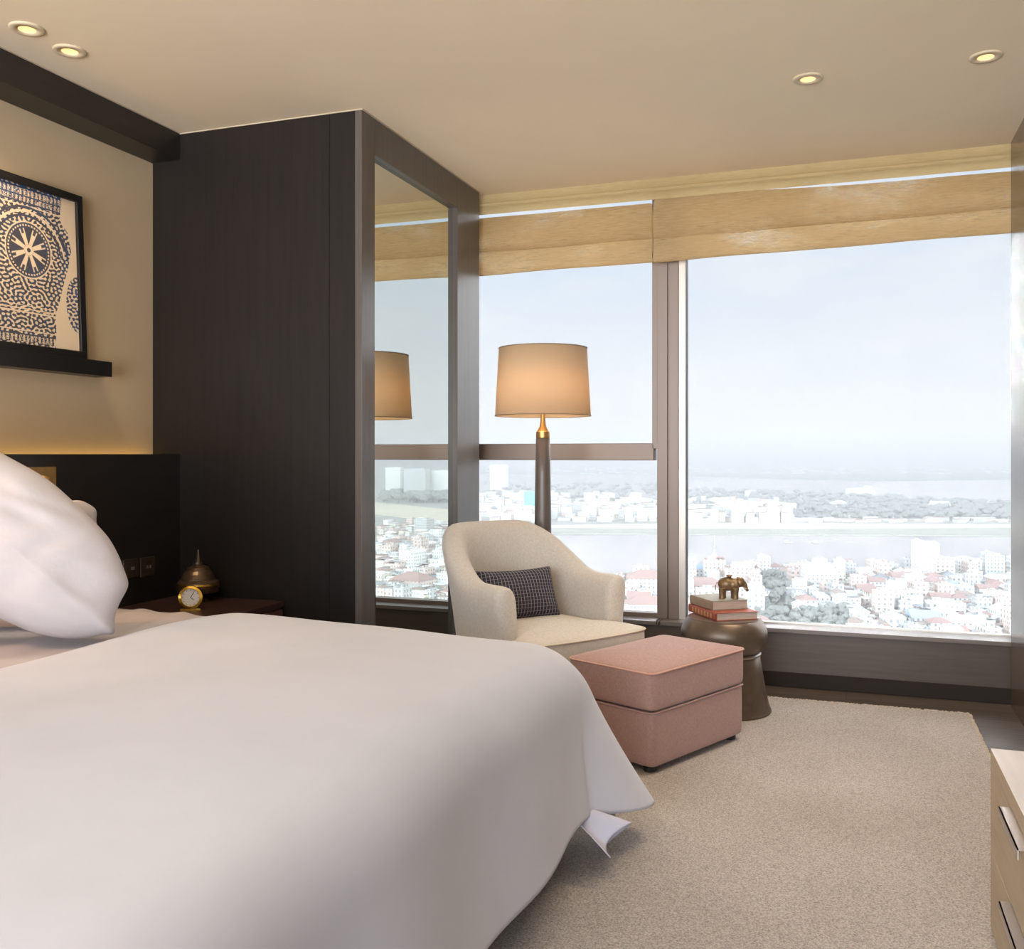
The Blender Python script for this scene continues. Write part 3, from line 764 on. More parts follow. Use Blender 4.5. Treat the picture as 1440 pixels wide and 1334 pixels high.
def lumbar():
    s0 = 0.0
    cen = TCH @ Vector((-.255, -.055, .565))
    nrm_ = (Fc*.90 + Vector((0, 0, .38)) + Sc*(-.12)).normalized()
    ex = (Vector((0, 0, 1)).cross(nrm_)).normalized(); ey = nrm_.cross(ex)
    T = Matrix(((ex.x, ey.x, nrm_.x, cen.x), (ex.y, ey.y, nrm_.y, cen.y), (ex.z, ey.z, nrm_.z, cen.z), (0, 0, 0, 1)))
    w, h = .215, .125
    o2 = [(-w, -h), (-w*.5, -h*.93), (0, -h*.91), (w*.5, -h*.93), (w, -h), (w*.965, -h*.3), (w*.965, h*.3), (w, h), (w*.5, h*.93), (0, h*.91), (-w*.5, h*.93), (-w, h), (-w*.965, h*.3), (-w*.965, -h*.3)]
    dense = []
    for i in range(len(o2)):
        a, c = Vector(o2[i]), Vector(o2[(i+1) % len(o2)])
        for k in range(6): q = a.lerp(c, k/6); dense.append((q.x, q.y))
    o = inflated('cushion', dense, T, .13, M['check'], None, pw=2.6, rings=12)
    me = o.data; uv = me.uv_layers.new(name='UV'); Ti = T.inverted()
    for lp in me.loops:
        q = Ti @ me.vertices[lp.vertex_index].co; uv.data[lp.index].uv = ((q.x+w)/(2*w), (q.y+h)/(2*h))
    tag(o, 'small oblong dark indigo cushion with pale stitched grid on the armchair seat', 'cushion')
lumbar()

# ------------------------------------------------------------------ ottoman
OC = Vector((-.677, 3.482, 0)); OA = Vector((-.907, .421, 0)); OB = Vector((.47, .883, 0)); OB = (OB - OA*OB.dot(OA)).normalized()
ot = empty('ottoman', (OC + OA*.21 + OB*.33), 0, 'rose pink linen ottoman with a piped cushion top in front of the armchair', 'ottoman')
TOT = xf(OC, OA, OB)
oa, ob = .42, .665; r_ = .012
def rrect(a0, b0, a1, b1, cr=.03):
    out = []
    for (cx, cy, st) in ((a1-cr, b0+cr, -90), (a1-cr, b1-cr, 0), (a0+cr, b1-cr, 90), (a0+cr, b0+cr, 180)):
        for k in range(7): t = math.radians(st+15*k); out.append((cx+cr*math.cos(t), cy+cr*math.sin(t)))
    return out
slab_cushion('top_cushion', rrect(0, 0, oa, ob), TOT, .247, .392, .030, M['rose'], ot, .004, M['rosepipe'], 120, 1)
slab_cushion('base', rrect(.006, .006, oa-.006, ob-.006, .02), TOT, .036, .243, 0, M['rose'], ot, .0035, M['rose'], 120, 1)
for (a_, b_) in ((.05, .05), (.05, ob-.05), (oa-.05, .05), (oa-.05, ob-.05)):
    p = TOT @ Vector((a_, b_, 0)); B().lathe([(.022, 0), (.026, .005), (.026, .02), (.018, .026)], (p.x, p.y, .0125), 20).build('foot', M['black'], ot)

# ------------------------------------------------------------------ drum side table
dp = Vector((-.543, 4.53, 0))
st = empty('drum_side_table', (dp.x, dp.y, 0), 0, 'burnished bronze drum side table with flared foot beside the ottoman', 'side table')
B().lathe([(.212, .0125), (.217, .02), (.213, .03), (.205, .05), (.19, .12), (.176, .20), (.166, .268), (.160, .275), (0, .275)], (dp.x, dp.y, 0), 72).build('flared_base', M['stool'], st, smooth=True)
B().lathe([(.158, .272), (.169, .274), (.171, .281), (.166, .288), (.158, .29)], (dp.x, dp.y, 0), 64).build('collar_ring', M['handle'], st, smooth=True)
B().lathe([(.15, .288), (.165, .290), (.182, .305), (.194, .33), (.200, .36), (.199, .385), (.190, .41), (.176, .432), (.170, .438), (.165, .441)], (dp.x, dp.y, 0), 72).build('drum', M['stool'], st, smooth=True)
B().lathe([(.168, .4405), (.166, .444), (0, .444)], (dp.x, dp.y, 0), 72).build('table_top', M['stooltop'], st)

def book(corner, dirL, dirW, L_, W_, z, th, cover, spinemat, label, gilt=None):
    T = xf((corner.x, corner.y, z), dirL, dirW)
    e = empty('book', T @ Vector((L_/2, W_/2, 0)), 0, label, 'book')
    B().box(0, 0, 0, L_, W_, .003, T).box(0, 0, th-.003, L_, W_, th, T).build('cover', cover, e, bevel=.0008)
    b = B()
    rows = []
    for k in range(9):
        a = math.pi*(k/8-.5); rows.append([T @ Vector((0, -.004*math.cos(a), th/2+th/2*math.sin(a))), T @ Vector((L_, -.004*math.cos(a), th/2+th/2*math.sin(a)))])
    b.grid(rows); b.box(0, 0, 0, L_, .003, th, T).build('spine', spinemat, e, smooth=False)
    B().box(.004, .003, .003, L_-.004, W_-.005, th-.003, T).build('pages', M['pages'], e)
    if gilt:
        g = B()
        for k in range(7): 
            x = L_*(.14+.11*k); g.box(x, -.0048, th*.2, x+L_*.05, -.0035, th*.8, T)
        g.build('spine_ornament', M['spinegold'], e)
    return e
d1 = Vector((-.56, .83, 0)); d2 = Vector((.83, .56, 0))
c1 = Vector((-.560, 4.395, 0))
book(c1, d1, d2, .29, .215, .4445, .036, M['book_red'], M['book_red'], 'orange red leather book with tooled spine, under the grey one on the drum table', True)
c2 = c1 + d1*.075 + d2*.018
book(c2, Vector((-.60, .80, 0)), Vector((.80, .60, 0)), .215, .19, .4815, .042, M['book_grey'], M['book_tan'], 'thick grey green book with tan spine lying under the elephant figurine')

# elephant figurine
def elephant():
    base = on_z(1028, 841, .5245); base = Vector((base.x, base.y, .5238))
    right = Vector((CS, SN, 0)); fw = Vector((-SN, CS, 0))
    dirx = (right*1.0 + fw*-.15).normalized(); diry = Vector((-dirx.y, dirx.x, 0)); T = xf(base, dirx, diry)
    e = empty('elephant_figurine', base, 0, 'small carved bronze elephant figurine standing on the upper book', 'figurine')
    sc = .98
    def blob(b_, c, r, seg=16):
        prof = [(max(0, math.cos(t)), math.sin(t)) for t in [-math.pi/2+math.pi*q/10 for q in range(11)]]
        b_.lathe([(p_[0], p_[1]) for p_ in prof], (0, 0, 0), seg, T @ Matrix.Translation((c[0]*sc, c[1]*sc, c[2]*sc)) @ Matrix.Diagonal((r[0]*sc, r[1]*sc, r[2]*sc, 1)))
    b_ = B()
    for c, r in (((-.018, 0, .070), (.046, .033, .034)), ((.010, 0, .069), (.034, .032, .032)), ((-.034, 0, .068), (.026, .030, .032)), ((.042, 0, .080), (.024, .021, .025)), ((.050, 0, .090), (.013, .014, .012))): blob(b_, c, r)
    for (x, y) in ((-.044, -.017), (-.036, .017), (.020, -.017), (.014, .017)):
        b_.lathe([(.0, 0), (.0155*sc, 0), (.0145*sc, .008), (.014*sc, .02), (.017*sc, .05), (0, .052)], (0, 0, 0), 16, T @ Matrix.Translation((x*sc, y*sc, 0)))
    b_.tube([T @ Vector((x*sc, 0, z*sc)) for x, z in ((.050, .082), (.062, .072), (.069, .058), (.073, .046), (.077, .040), (.081, .046))], [.014, .0125, .0105, .009, .0075, .006], 12)
    o = b_.build('body', M['elephant'], e, smooth=True)
    md = o.modifiers.new('remesh', 'REMESH'); md.mode = 'VOXEL'; md.voxel_size = .0016; md.use_smooth_shade = True
    s2 = o.modifiers.new('smooth', 'SMOOTH'); s2.factor = .6; s2.iterations = 3
    for sgn in (-1, 1):
        o2 = smooth_outline([(0, .02), (.016, .016), (.020, -.004), (.008, -.024), (-.004, -.012)], 24, 2)
        cen = T @ Vector((.030*sc, sgn*.027*sc, .078*sc)); nn = (diry*sgn + dirx*-.35).normalized(); ex = dirx*-1; ey = Vector((0, 0, 1))
        TT = Matrix(((ex.x, ey.x, nn.x, cen.x), (ex.y, ey.y, nn.y, cen.y), (ex.z, ey.z, nn.z, cen.z), (0, 0, 0, 1)))
        inflated('ear', [(x*sc, y*sc) for x, y in o2], TT, .007, M['elephant'], e, rings=5)
        B().tube([T @ Vector(p) for p in ((.056*sc, sgn*.011, .058*sc), (.068*sc, sgn*.014, .049*sc), (.078*sc, sgn*.013, .052*sc))], [.003, .0024, .001], 8).build('tusk', M['pages'], e, smooth=True)
    B().tube([T @ Vector(p) for p in ((-.066*sc, 0, .078*sc), (-.074*sc, 0, .060*sc), (-.073*sc, 0, .038*sc))], [.003, .0025, .002], 8).build('tail', M['elephant'], e, smooth=True)
    B().lathe([(.019, 0), (.022, .004), (.012, .008), (.010, .012), (.017, .016), (.013, .020), (.0, .021)], T @ Vector((-.008, 0, .092)), 12).build('saddle_ornament', M['elephant'], e)
    B().tube([T @ Vector((.040*sc + .012*math.cos(a), .022*math.sin(a), .098*sc+.004*math.sin(3*a))) for a in [k*math.pi/8 for k in range(16)]], .003, 6, True).build('head_band', M['brass'], e, smooth=True)
elephant()

# ------------------------------------------------------------------ floor lamp
lp = Vector((-1.486, 4.69, 0)); dL = lp.dot(Vector((-SN, CS, 0))); k = dL/FPX
def zz(v): return EYE + (HV-v)*k
fl = empty('floor_lamp', (lp.x, lp.y, 0), 0, 'tall floor lamp with tan drum shade on a dark tapered pole behind the armchair', 'lamp')
B().lathe([(.14, 0), (.14, .012), (.13, .02), (.05, .024), (0, .024)], (lp.x, lp.y, 0), 40).build('base', M['bronze'], fl)
B().lathe([(.052, .024), (.047, .6), (.040, 1.1), (.0365, zz(616)), (0, zz(616))], (lp.x, lp.y, 0), 32).build('pole', M['leather'], fl, smooth=True)
B().lathe([(.034, zz(616)), (.036, zz(615)), (.036, zz(607)), (.030, zz(606)), (.018, zz(600)), (.013, zz(592)), (.012, zz(575)), (0, zz(575))], (lp.x, lp.y, 0), 32).build('collar', M['brass'], fl, smooth=False)
zt_, zb_ = zz(490), zz(584.5)
B().lathe([(67.3*k, zb_), (62*k, zt_)], (lp.x, lp.y, 0), 72, caps=False).build('lamp_shade', M['shade'], fl, smooth=True)
sh = bpy.data.objects['lamp_shade']; md = sh.modifiers.new('t', 'SOLIDIFY'); md.thickness = .002
for (rr_, zz_) in ((67.3*k, zb_), (62*k, zt_)):
    B().tube([(lp.x+rr_*math.cos(a), lp.y+rr_*math.sin(a), zz_) for a in [i*math.pi/36 for i in range(72)]], .003, 6, True).build('shade_trim', M['shadetrim'], fl)
B().lathe([(0, 0), (.02, .01), (.03, .04), (.02, .07), (.012, .09), (0, .095)], (lp.x, lp.y, zz(575)), 20).build('bulb', M['bulbin'], fl, smooth=True)
b = B()
for a in (0, 2.1, 4.2): b.tube([(lp.x, lp.y, zt_-.02), (lp.x+62*k*math.cos(a), lp.y+62*k*math.sin(a), zt_-.004)], .0025, 6)
b.tube([(lp.x, lp.y, zz(575)), (lp.x, lp.y, zt_-.01)], .004, 8).build('shade_carrier', M['brass'], fl)

# ------------------------------------------------------------------ rug
RGX, RGY = .532, 4.82
rows = []
random.seed(4)
b = B().box(-2.3, .25, .0, RGX, RGY, .0125)
rg = empty('rug', (-.9, 2.5, 0), 0, 'large beige wool rug with short fringed edge on the dark wood floor', 'rug')
b.build('pile', M['rug'], rg)
fb = B()
for i in range(900):
    x = random.uniform(-1.2, RGX); l = random.uniform(.004, .013); fb.box(x, RGY-.003, .002, x+random.uniform(.002, .008), RGY+l, .009+random.uniform(0, .006))
for i in range(1100):
    y = random.uniform(1.2, RGY); l = random.uniform(.004, .013); fb.box(RGX-.003, y, .002, RGX+l, y+random.uniform(.002, .008), .009+random.uniform(0, .006))
o = fb.build('fringe', M['fringe'], rg); o['kind'] = 'stuff'

# ------------------------------------------------------------------ low chest of drawers at the right wall
cx0 = .344; cy1 = 2.66; CZ = .466
cd = empty('chest_of_drawers', (.54, 1.8, 0), 0, 'low washed oak chest of drawers with pale top along the right wall', 'chest')
B().box(cx0, .98, .425, RX-.004, cy1, CZ).build('top', [M['oaktop'], M['oak']], cd, bevel=.001)
tp = bpy.data.objects['top.001'] if 'top.001' in bpy.data.objects else bpy.data.objects['top']
for p in tp.data.polygons:
    if abs(p.normal.z) < .5: p.material_index = 1
B().box(cx0+.018, 1.0, .016, RX-.004, cy1-.001, .4245).build('carcass', M['oak'], cd)
for c in range(2):
    for rw, (za, zb2) in enumerate(((.2155, .4235), (.018, .2125))):
        y1_ = cy1-.001-c*.83; y0_ = y1_-.828
        dr = B().box(cx0, y0_, za, cx0+.018, y1_, zb2).build('drawer', M['oak'], cd, bevel=.0012)
        ym = y1_-.43
        B().box(cx0-.024, ym-.122, zb2-.001, cx0+.016, ym+.122, zb2+.0012).box(cx0-.024, ym-.122, zb2-.020, cx0-.021, ym+.122, zb2+.0012).build('handle', M['handle'], dr)

# ------------------------------------------------------------------ blinds
def blind(name, xa, xb, label, slope, gap=lambda x: 0):
    e = empty(name, ((xa+xb)/2, WY-.03, 2.4), 0, label, 'blind', None)
    n = 60
    def zbot(x): return 2.2385 + slope(x)
    def sheet(prof, nm, mat, wob=.003, rs=1):
        rows = []
        for (y, zf, zoff) in prof:
            r = []
            for i in range(n+1):
                x = xa+(xb-xa)*i/n; zb3 = zbot(x); z = zb3+(2.575-zb3)*zf+zoff - (gap(x) if zf > .99 else 0)
                r.append((x, y+wob*math.sin(x*5+zf*9+rs)+wob*.6*math.sin(x*13+zf*4), z+wob*.8*math.sin(x*6.3+zf*20+rs)*(0 if zf > .99 else 1)))
            rows.append(r)
        o = B().grid(rows).build(nm, mat, e, smooth=True, sub=1); return o
    # folded stack: rear layer, front fold, bottom roll
    sheet([(WY+.030, 1.0, .004), (WY+.032, .6, 0), (WY+.03, .08, 0)], 'rear_layer', M['blind'], rs=2)
    sheet([(WY+.012, 1.0, .0), (WY-.004, .93, 0), (WY-.018, .7, 0), (WY-.020, .50, 0), (WY-.006, .385, 0), (WY+.006, .40, 0)], 'upper_fold', M['blind'])
    sheet([(WY+.008, .50, 0), (WY-.006, .34, 0), (WY-.016, .16, 0), (WY-.02, .05, 0), (WY-.006, .0, 0), (WY+.018, .02, 0), (WY+.024, .12, 0)], 'lower_fold', M['blind2'], rs=5)
    return e
lx0, lx1, rx0, rx1 = XW0, on_y(917, 300, WY).x, on_y(919, 300, WY).x, RX+.08
blind('roman_blind', lx0, lx1, 'gathered honey linen roman blind over the narrower left window', lambda x: .012*(x+1.9), lambda x: -.002)
blind('roman_blind', rx0, rx1, 'gathered honey linen roman blind over the wide right window', lambda x: .008+.015*(x+1.0), lambda x: -.022 + .018*min(1, max(0, (x+.45)/.5)))
# head valance: pale box of cloth below the ceiling with a narrow slot above the blinds
v = empty('blind_valance', (-.6, WY, 2.64), 0, 'pale linen valance strip running under the ceiling above both blinds', 'valance')
def strip(prof, nm, mat):
    rows = []
    for (y, z) in prof: rows.append([(XW0+(RX+.08-XW0)*i/80, y+.0015*math.sin(i*.9+z*50), z) for i in range(81)])
    B().grid(rows).build(nm, mat, v, smooth=True)
strip([(WY-.02, CH+.0), (WY-.024, 2.66), (WY-.030, 2.648)], 'upper_band', M['valance'])
strip([(WY-.006, 2.655), (WY-.036, 2.650), (WY-.040, 2.640), (WY-.030, 2.628), (WY-.014, 2.622), (WY-.004, 2.591)], 'rolled_edge', M['valance'])

# ------------------------------------------------------------------ ceiling downlights
def downlight(u, v, label, power=14, aim=None):
    c = on_z(u, v, CH)
    e = empty('downlight', (c.x, c.y, CH), 0, label, 'light', 'recessed ceiling downlights')
    T = Matrix.Translation((c.x, c.y, CH)) @ Matrix.Scale(1.22, 4)
    B().lathe([(.024, .0), (.024, -.004), (.044, -.006), (.048, -.003), (.048, .0)], (0, 0, 0), 40, T, caps=False).build('ring', M['dlring'], e, smooth=True)
    B().lathe([(.024, -.0035), (.021, -.0015), (.018, -.0008), (0, -.0008)], (0, 0, 0), 32, T, caps=False).build('lens', M['bulb'], e)
    L_ = bpy.data.lights.new('downlight_or_fill', 'SPOT'); L_.energy = power; L_.color = (1, .80, .58); L_.spot_size = math.radians(105); L_.spot_blend = .9; L_.shadow_soft_size = .03
    lo_ = bpy.data.objects.new('downlight_or_fill', L_); COL.objects.link(lo_); lo_.location = (c.x, c.y, CH-.02)
DLP = 60
downlight(38, 40, 'small round recessed downlight, the outer one of two above the bed', 26)
downlight(98, 71, 'small round recessed downlight, the one of two nearest the wardrobe', 26)
downlight(1136, 110, 'small round recessed downlight above the ottoman, left of the wall one', DLP)
downlight(1386, 79, 'small round recessed downlight closest to the right wall', DLP)

# ------------------------------------------------------------------ the city, the rivers and the far shore
GH = 110.0                                   # how far the ground lies below the eye
GZ = EYE - GH
def gp(u, v, z=None): return on_z(u, v, GZ if z is None else z)
def gmir(u, v):                              # a place that is seen in the wardrobe mirror at (u, v)
    p = on_z(u, v, GZ); return Vector((2*MX-p.x, p.y, p.z))
def depth(p): return p.x*-SN + p.y*CS
def citymat(name, wall, win, sx=.30, sz=.31, frame=.6, rough=.85, k=1.0):
    m = plain(name, wall, rough, 0, .2)
    tc = m.N.new('ShaderNodeTexCoord'); sp = m.N.new('ShaderNodeSeparateXYZ'); m.L.new(tc.outputs['Object'], sp.inputs[0])
    ad = m.N.new('ShaderNodeMath'); ad.operation = 'ADD'; m.L.new(sp.outputs[0], ad.inputs[0]); m.L.new(sp.outputs[1], ad.inputs[1])
    def fr(src, f, lo):
        a = m.N.new('ShaderNodeMath'); a.operation = 'MULTIPLY'; m.L.new(src, a.inputs[0]); a.inputs[1].default_value = f
        b_ = m.N.new('ShaderNodeMath'); b_.operation = 'FRACT'; m.L.new(a.outputs[0], b_.inputs[0])
        c_ = m.N.new('ShaderNodeMath'); c_.operation = 'GREATER_THAN'; m.L.new(b_.outputs[0], c_.inputs[0]); c_.inputs[1].default_value = lo; return c_.outputs[0]
    mu = m.N.new('ShaderNodeMath'); mu.operation = 'MULTIPLY'; m.L.new(fr(ad.outputs[0], sx, frame), mu.inputs[0]); m.L.new(fr(sp.outputs[2], sz, .5), mu.inputs[1])
    # windows only on the upright faces
    ge = m.N.new('ShaderNodeNewGeometry'); s2 = m.N.new('ShaderNodeSeparateXYZ'); m.L.new(ge.outputs['Normal'], s2.inputs[0])
    ab = m.N.new('ShaderNodeMath'); ab.operation = 'ABSOLUTE'; m.L.new(s2.outputs[2], ab.inputs[0])
    lt_ = m.N.new('ShaderNodeMath'); lt_.operation = 'LESS_THAN'; m.L.new(ab.outputs[0], lt_.inputs[0]); lt_.inputs[1].default_value = .5
    m3 = m.N.new('ShaderNodeMath'); m3.operation = 'MULTIPLY'; m.L.new(mu.outputs[0], m3.inputs[0]); m.L.new(lt_.outputs[0], m3.inputs[1])
    m.color(m.ramp(m3.outputs[0], [(0, wall), (1, win)])); return m
WALLS = [citymat('rendered wall white', 'd6d3cc', '93918d'), citymat('rendered wall cream', 'cfc7b6', '8f887c', .26), citymat('rendered wall grey', 'b8b6b1', '85837e', .34), citymat('rendered wall pinkish', 'cbb8ac', '93857c', .28), citymat('rendered wall pale', 'dedbd4', 'a09b94', .4)]
ROOFS = [plain('roof red tile', 'a5877c', .9), plain('roof grey sheet', 'b4b4b2', .8), plain('roof white sheet', 'e6e6e4', .7), plain('roof rust', '9f8d80', .9), plain('roof blue sheet', '9fb4cc', .8), plain('roof slate', '8f8f8e', .9)]
M['tree'] = varied('distant foliage', '73746c', '929186', .95, .15)
M['gnet'] = plain('green scaffold net', '6fae9b', .9)
M['water'] = varied('silty river water', '78726c', '807a74', .35, .004, spec=.4, detail=3)
M['landfar'] = varied('hazy far land', '5d655e', '7f8579', .95, .004, detail=8, stretch=(1, 3, 1))
M['landnear'] = varied('city ground', '8d8b80', 'aba79b', .95, .03, detail=8)
M['sand'] = varied('sandy bank', 'c9bb9e', 'd8ccb2', .95, .01)
M['grassbank'] = varied('grassy bank', '989484', 'a8a493', .95, .02)

def land(name, pts, z, mat, thick=3):
    b = B(); n = len(pts)
    b.add([(x, y, z) for x, y in pts] + [(x, y, z-thick) for x, y in pts], [tuple(range(n)), tuple(reversed(range(n, 2*n)))] + [(i, (i+1) % n, n+(i+1) % n, n+i) for i in range(n)])
    return tag(b.build(name, mat), kind='structure')
FAR = 52000
B_ = B().box(-FAR, 20, GZ-6, FAR, FAR, GZ-1.2)
tag(B_.build('river_water', M['water']), 'broad silty brown river and its far branch behind the city', 'river', kind='structure')
# near city ground: shoreline crosses the view, then swings back on the far right (seen in the mirror)
sh_ = [gp(u, v) for u, v in ((560, 790), (676, 800), (800, 808), (900, 803), (980, 802), (1040, 812), (1100, 810), (1180, 797), (1290, 800), (1419, 800))]
sh_ += [Vector((640, 1500, GZ)), Vector((900, 2100, GZ)), Vector((1500, 3000, GZ)), Vector((2600, 3900, GZ))]
land('ground_near_city', [(-900, 40)] + [(-900, sh_[0].y)] + [(p.x, p.y) for p in sh_] + [(3500, 40)], GZ, M['landnear'])
# middle strip of land between the two river arms
def strip_land(name, top, bot, z, mat):
    a = [gp(u, v) for u, v in bot]; c = [gp(u, v) for u, v in reversed(top)]
    return land(name, [(p.x, p.y) for p in a+c], z, mat)
strip_land('sand_bank', [(300, 733), (676, 738), (1000, 733), (1419, 735), (1600, 735)], [(300, 752), (676, 750), (860, 749), (1000, 750), (1250, 751), (1419, 751), (1600, 752)], GZ+.2, M['sand'])
strip_land('grass_bank', [(300, 742), (676, 741), (900, 743), (1100, 744), (1419, 742), (1600, 742)], [(300, 752.5), (676, 750.5), (860, 750), (1000, 751), (1250, 752), (1419, 753), (1600, 753)], GZ+.35, M['grassbank'])
strip_land('peninsula_land', [(300, 676), (676, 676), (860, 680), (1000, 690), (1150, 694), (1300, 702), (1419, 708), (1600, 716)], [(300, 736), (676, 740), (1000, 735), (1419, 737), (1600, 738)], GZ+.5, M['landnear'])
strip_land('far_shore_land', [(200, 641), (900, 641), (1440, 641), (1800, 641)], [(200, 664), (900, 667), (1000, 670), (1120, 674), (1250, 676), (1340, 675), (1440, 673), (1800, 672)], GZ+1, M['landfar'])
# land beyond the river as the mirror shows it: to the right of the frame
pm = [gmir(u, v) for u, v in ((520, 712), (560, 716), (600, 720), (650, 724), (650, 652), (600, 652), (560, 652), (520, 652))]
land('right_bank_land', [(p.x, p.y) for p in pm], GZ+.6, M['landnear'])
pm = [gmir(u, v) for u, v in ((520, 722), (560, 727), (600, 731), (650, 734), (650, 718), (600, 714), (560, 709), (520, 706))]
land('right_sand_bank', [(p.x, p.y) for p in pm], GZ+.9, M['sand'])

rnd = random.Random(11)
def building_mesh(name, w, d, h, kind, wall, roof, seed=0):
    r = random.Random(seed); b = B(); b.mat(0).box(-w/2, -d/2, 0, w/2, d/2, h)
    if kind == 'gable':
        o_ = .5; rh = min(w, d)*.26; b.mat(1).add([(-w/2-o_, -d/2-o_, h), (w/2+o_, -d/2-o_, h), (w/2+o_, d/2+o_, h), (-w/2-o_, d/2+o_, h), (-w/2-o_, 0, h+rh), (w/2+o_, 0, h+rh)], [(0, 1, 5, 4), (2, 3, 4, 5), (0, 4, 3), (1, 2, 5), (3, 2, 1, 0)])
    elif kind == 'hip':
        o_ = .7; rh = min(w, d)*.24; q = max(0, w/2-d/2*.8); b.mat(1).add([(-w/2-o_, -d/2-o_, h), (w/2+o_, -d/2-o_, h), (w/2+o_, d/2+o_, h), (-w/2-o_, d/2+o_, h), (-q, 0, h+rh), (q+.1, 0, h+rh)], [(0, 1, 5, 4), (2, 3, 4, 5), (0, 4, 3), (1, 2, 5), (3, 2, 1, 0)])
    else:
        t = .35; pz = .9
        b.mat(0).box(-w/2, -d/2, h, w/2, -d/2+t, h+pz).box(-w/2, d/2-t, h, w/2, d/2, h+pz).box(-w/2, -d/2+t, h, -w/2+t, d/2-t, h+pz).box(w/2-t, -d/2+t, h, w/2, d/2-t, h+pz)
        b.mat(1).box(-w/2+t, -d/2+t, h, w/2-t, d/2-t, h+.08)
        b.mat(0).box(-w*.3, -d*.2, h, -w*.3+w*.28, d*.25, h+2.6)
        if r.random() < .6: b.mat(2).lathe([(1.0, 0), (1.0, 1.6), (.2, 1.9), (0, 1.9)], (w*.25, d*.1, h+.1), 8)
        if r.random() < .4: b.mat(1).box(w*.02, -d*.35, h+2.2, w*.42, d*.3, h+2.45).box(w*.03, -d*.34, h, w*.05, -d*.32, h+2.2).box(w*.38, -d*.34, h, w*.40, -d*.32, h+2.2)
    if kind == 'flat' and h > 8 and r.random() < .8:       # balcony slabs
        for k in range(1, int(h/3.3)): b.mat(0).box(-w*.42, -d/2-1.0, k*3.3-.1, w*.42, -d/2, k*3.3+.1)
    me = b.mesh(name)
    for mt in (wall, roof, ROOFS[1]): me.materials.append(mt.m)
    return me
protos = []
for k in range(26):
    kind = rnd.choice(['flat', 'flat', 'flat', 'gable', 'hip', 'flat'])
    w = rnd.uniform(7, 15); d = rnd.uniform(7, 14); h = rnd.choice([3.6, 6.8, 6.8, 10, 10, 13.2, 16.5]) if kind == 'flat' else rnd.choice([3.6, 6.8, 6.8])
    rf = rnd.choice([ROOFS[1], ROOFS[2], ROOFS[1], ROOFS[5], ROOFS[2]]) if kind == 'flat' else rnd.choice([ROOFS[0], ROOFS[3], ROOFS[1], ROOFS[0], ROOFS[4], ROOFS[5], ROOFS[2]])
    protos.append(building_mesh('house', w, d, h, kind, WALLS[k % 5], rf, k))
placed = []
def free(p, r):
    for q, rr in placed:
        if abs(q.x-p.x) < r+rr and abs(q.y-p.y) < r+rr: return False
    return True
def bld(u, vb, wpx, hpx, label, wall=0, roof=2, kind='flat', mirror=False, rot=0, dratio=.8, name='building', cat='building', extra=None, group=None):
    p = (gmir if mirror else gp)(u, vb); d = p0d = (on_z(u, vb, GZ)).dot(Vector((-SN, CS, 0))); k = d/FPX
    w = wpx*k; h = hpx*k; me = building_mesh(name, w, w*dratio, h, kind, WALLS[wall] if isinstance(wall, int) else wall, ROOFS[roof], int(u*7+vb))
    o = bpy.data.objects.new(name, me); COL.objects.link(o); o.location = (p.x, p.y + w*dratio/2, GZ); o.rotation_euler = (0, 0, YAW*.6+rot)
    placed.append((Vector((p.x, p.y+w*dratio/2, 0)), w*.5)); tag(o, label, cat, group)
    if extra: extra(o, w, w*dratio, h, k)
    return o
def add_part(o, nm, b, mat):
    c = b.build(nm, mat, None); c.parent = o; c.matrix_parent_inverse = Matrix(); return c
def tiers(*spec):     # stepped upper floors: (share of width, x shift, height share)
    def f_(o, w, d, h, k):
        z = h
        for (sw, sxx, shh) in spec:
            add_part(o, 'upper_floor', B().box((-sw/2+sxx)*w, -sw*d/2, z, (sw/2+sxx)*w, sw*d/2, z+shh*h), WALLS[4]); z += shh*h
    return f_
def spire(o, w, d, h, k):
    add_part(o, 'spire', B().lathe([(w*.18, h), (w*.14, h+3), (w*.05, h+7), (w*.02, h+14), (0, h+24*k*0+26)], (0, 0, 0), 12), WALLS[3])
bld(1293, 812, 16, 50, 'tall narrow white slab tower near the river', 4, 2, dratio=1.2)
bld(1308, 812, 22, 46, 'white tower block with stepped top rising over the river bank', 4, 2, extra=tiers((.5, -.1, .10)))
bld(1327, 816, 26, 30, 'broad cream block in front of the stepped white tower', 1, 2)
bld(1364, 810, 38, 22, 'long low white block right of the stepped tower', 0, 2)
bld(1397, 812, 26, 30, 'grey balconied apartment block near the window edge', 2, 1, extra=tiers((.3, .2, .12)))
bld(1152, 830, 46, 30, 'white hotel block with tiered roof terrace beside the trees', 0, 1, extra=tiers((.7, .0, .22), (.4, 0, .2)))
bld(1242, 868, 25, 35, 'cream corner block with small square windows in the middle of the houses', 1, 2)
bld(1275, 862, 38, 24, 'wide blank white hall beside the cream corner block', 4, 2)
bld(1405, 864, 30, 26, 'pale cream block at the edge of the window', 1, 2)
bld(1382, 868, 22, 26, 'grey sided block beside the pale cream one', 2, 1)
bld(1003, 818, 30, 30, 'pinkish tower building with a thin spire', 3, 0, extra=spire)
bld(1040, 826, 48, 26, 'orange and cream hall with stacked terraces behind the elephant', 3, 3, extra=tiers((.6, .05, .25)))
bld(985, 842, 60, 18, 'large red tiled hall left of the books', 3, 0, kind='hip', dratio=.7)
bld(984, 866, 60, 12, 'second red roofed hall beside the window post', 1, 0, kind='gable', dratio=.6)
bld(978, 812, 30, 12, 'blue and white roofed market shed', 0, 4, kind='gable')
bld(905, 836, 56, 22, 'big red hip roofed pavilion with white columns', 0, 0, kind='hip', dratio=.8)
bld(905, 866, 60, 16, 'low red roofed wing below the pavilion', 4, 0, kind='hip', dratio=.7)
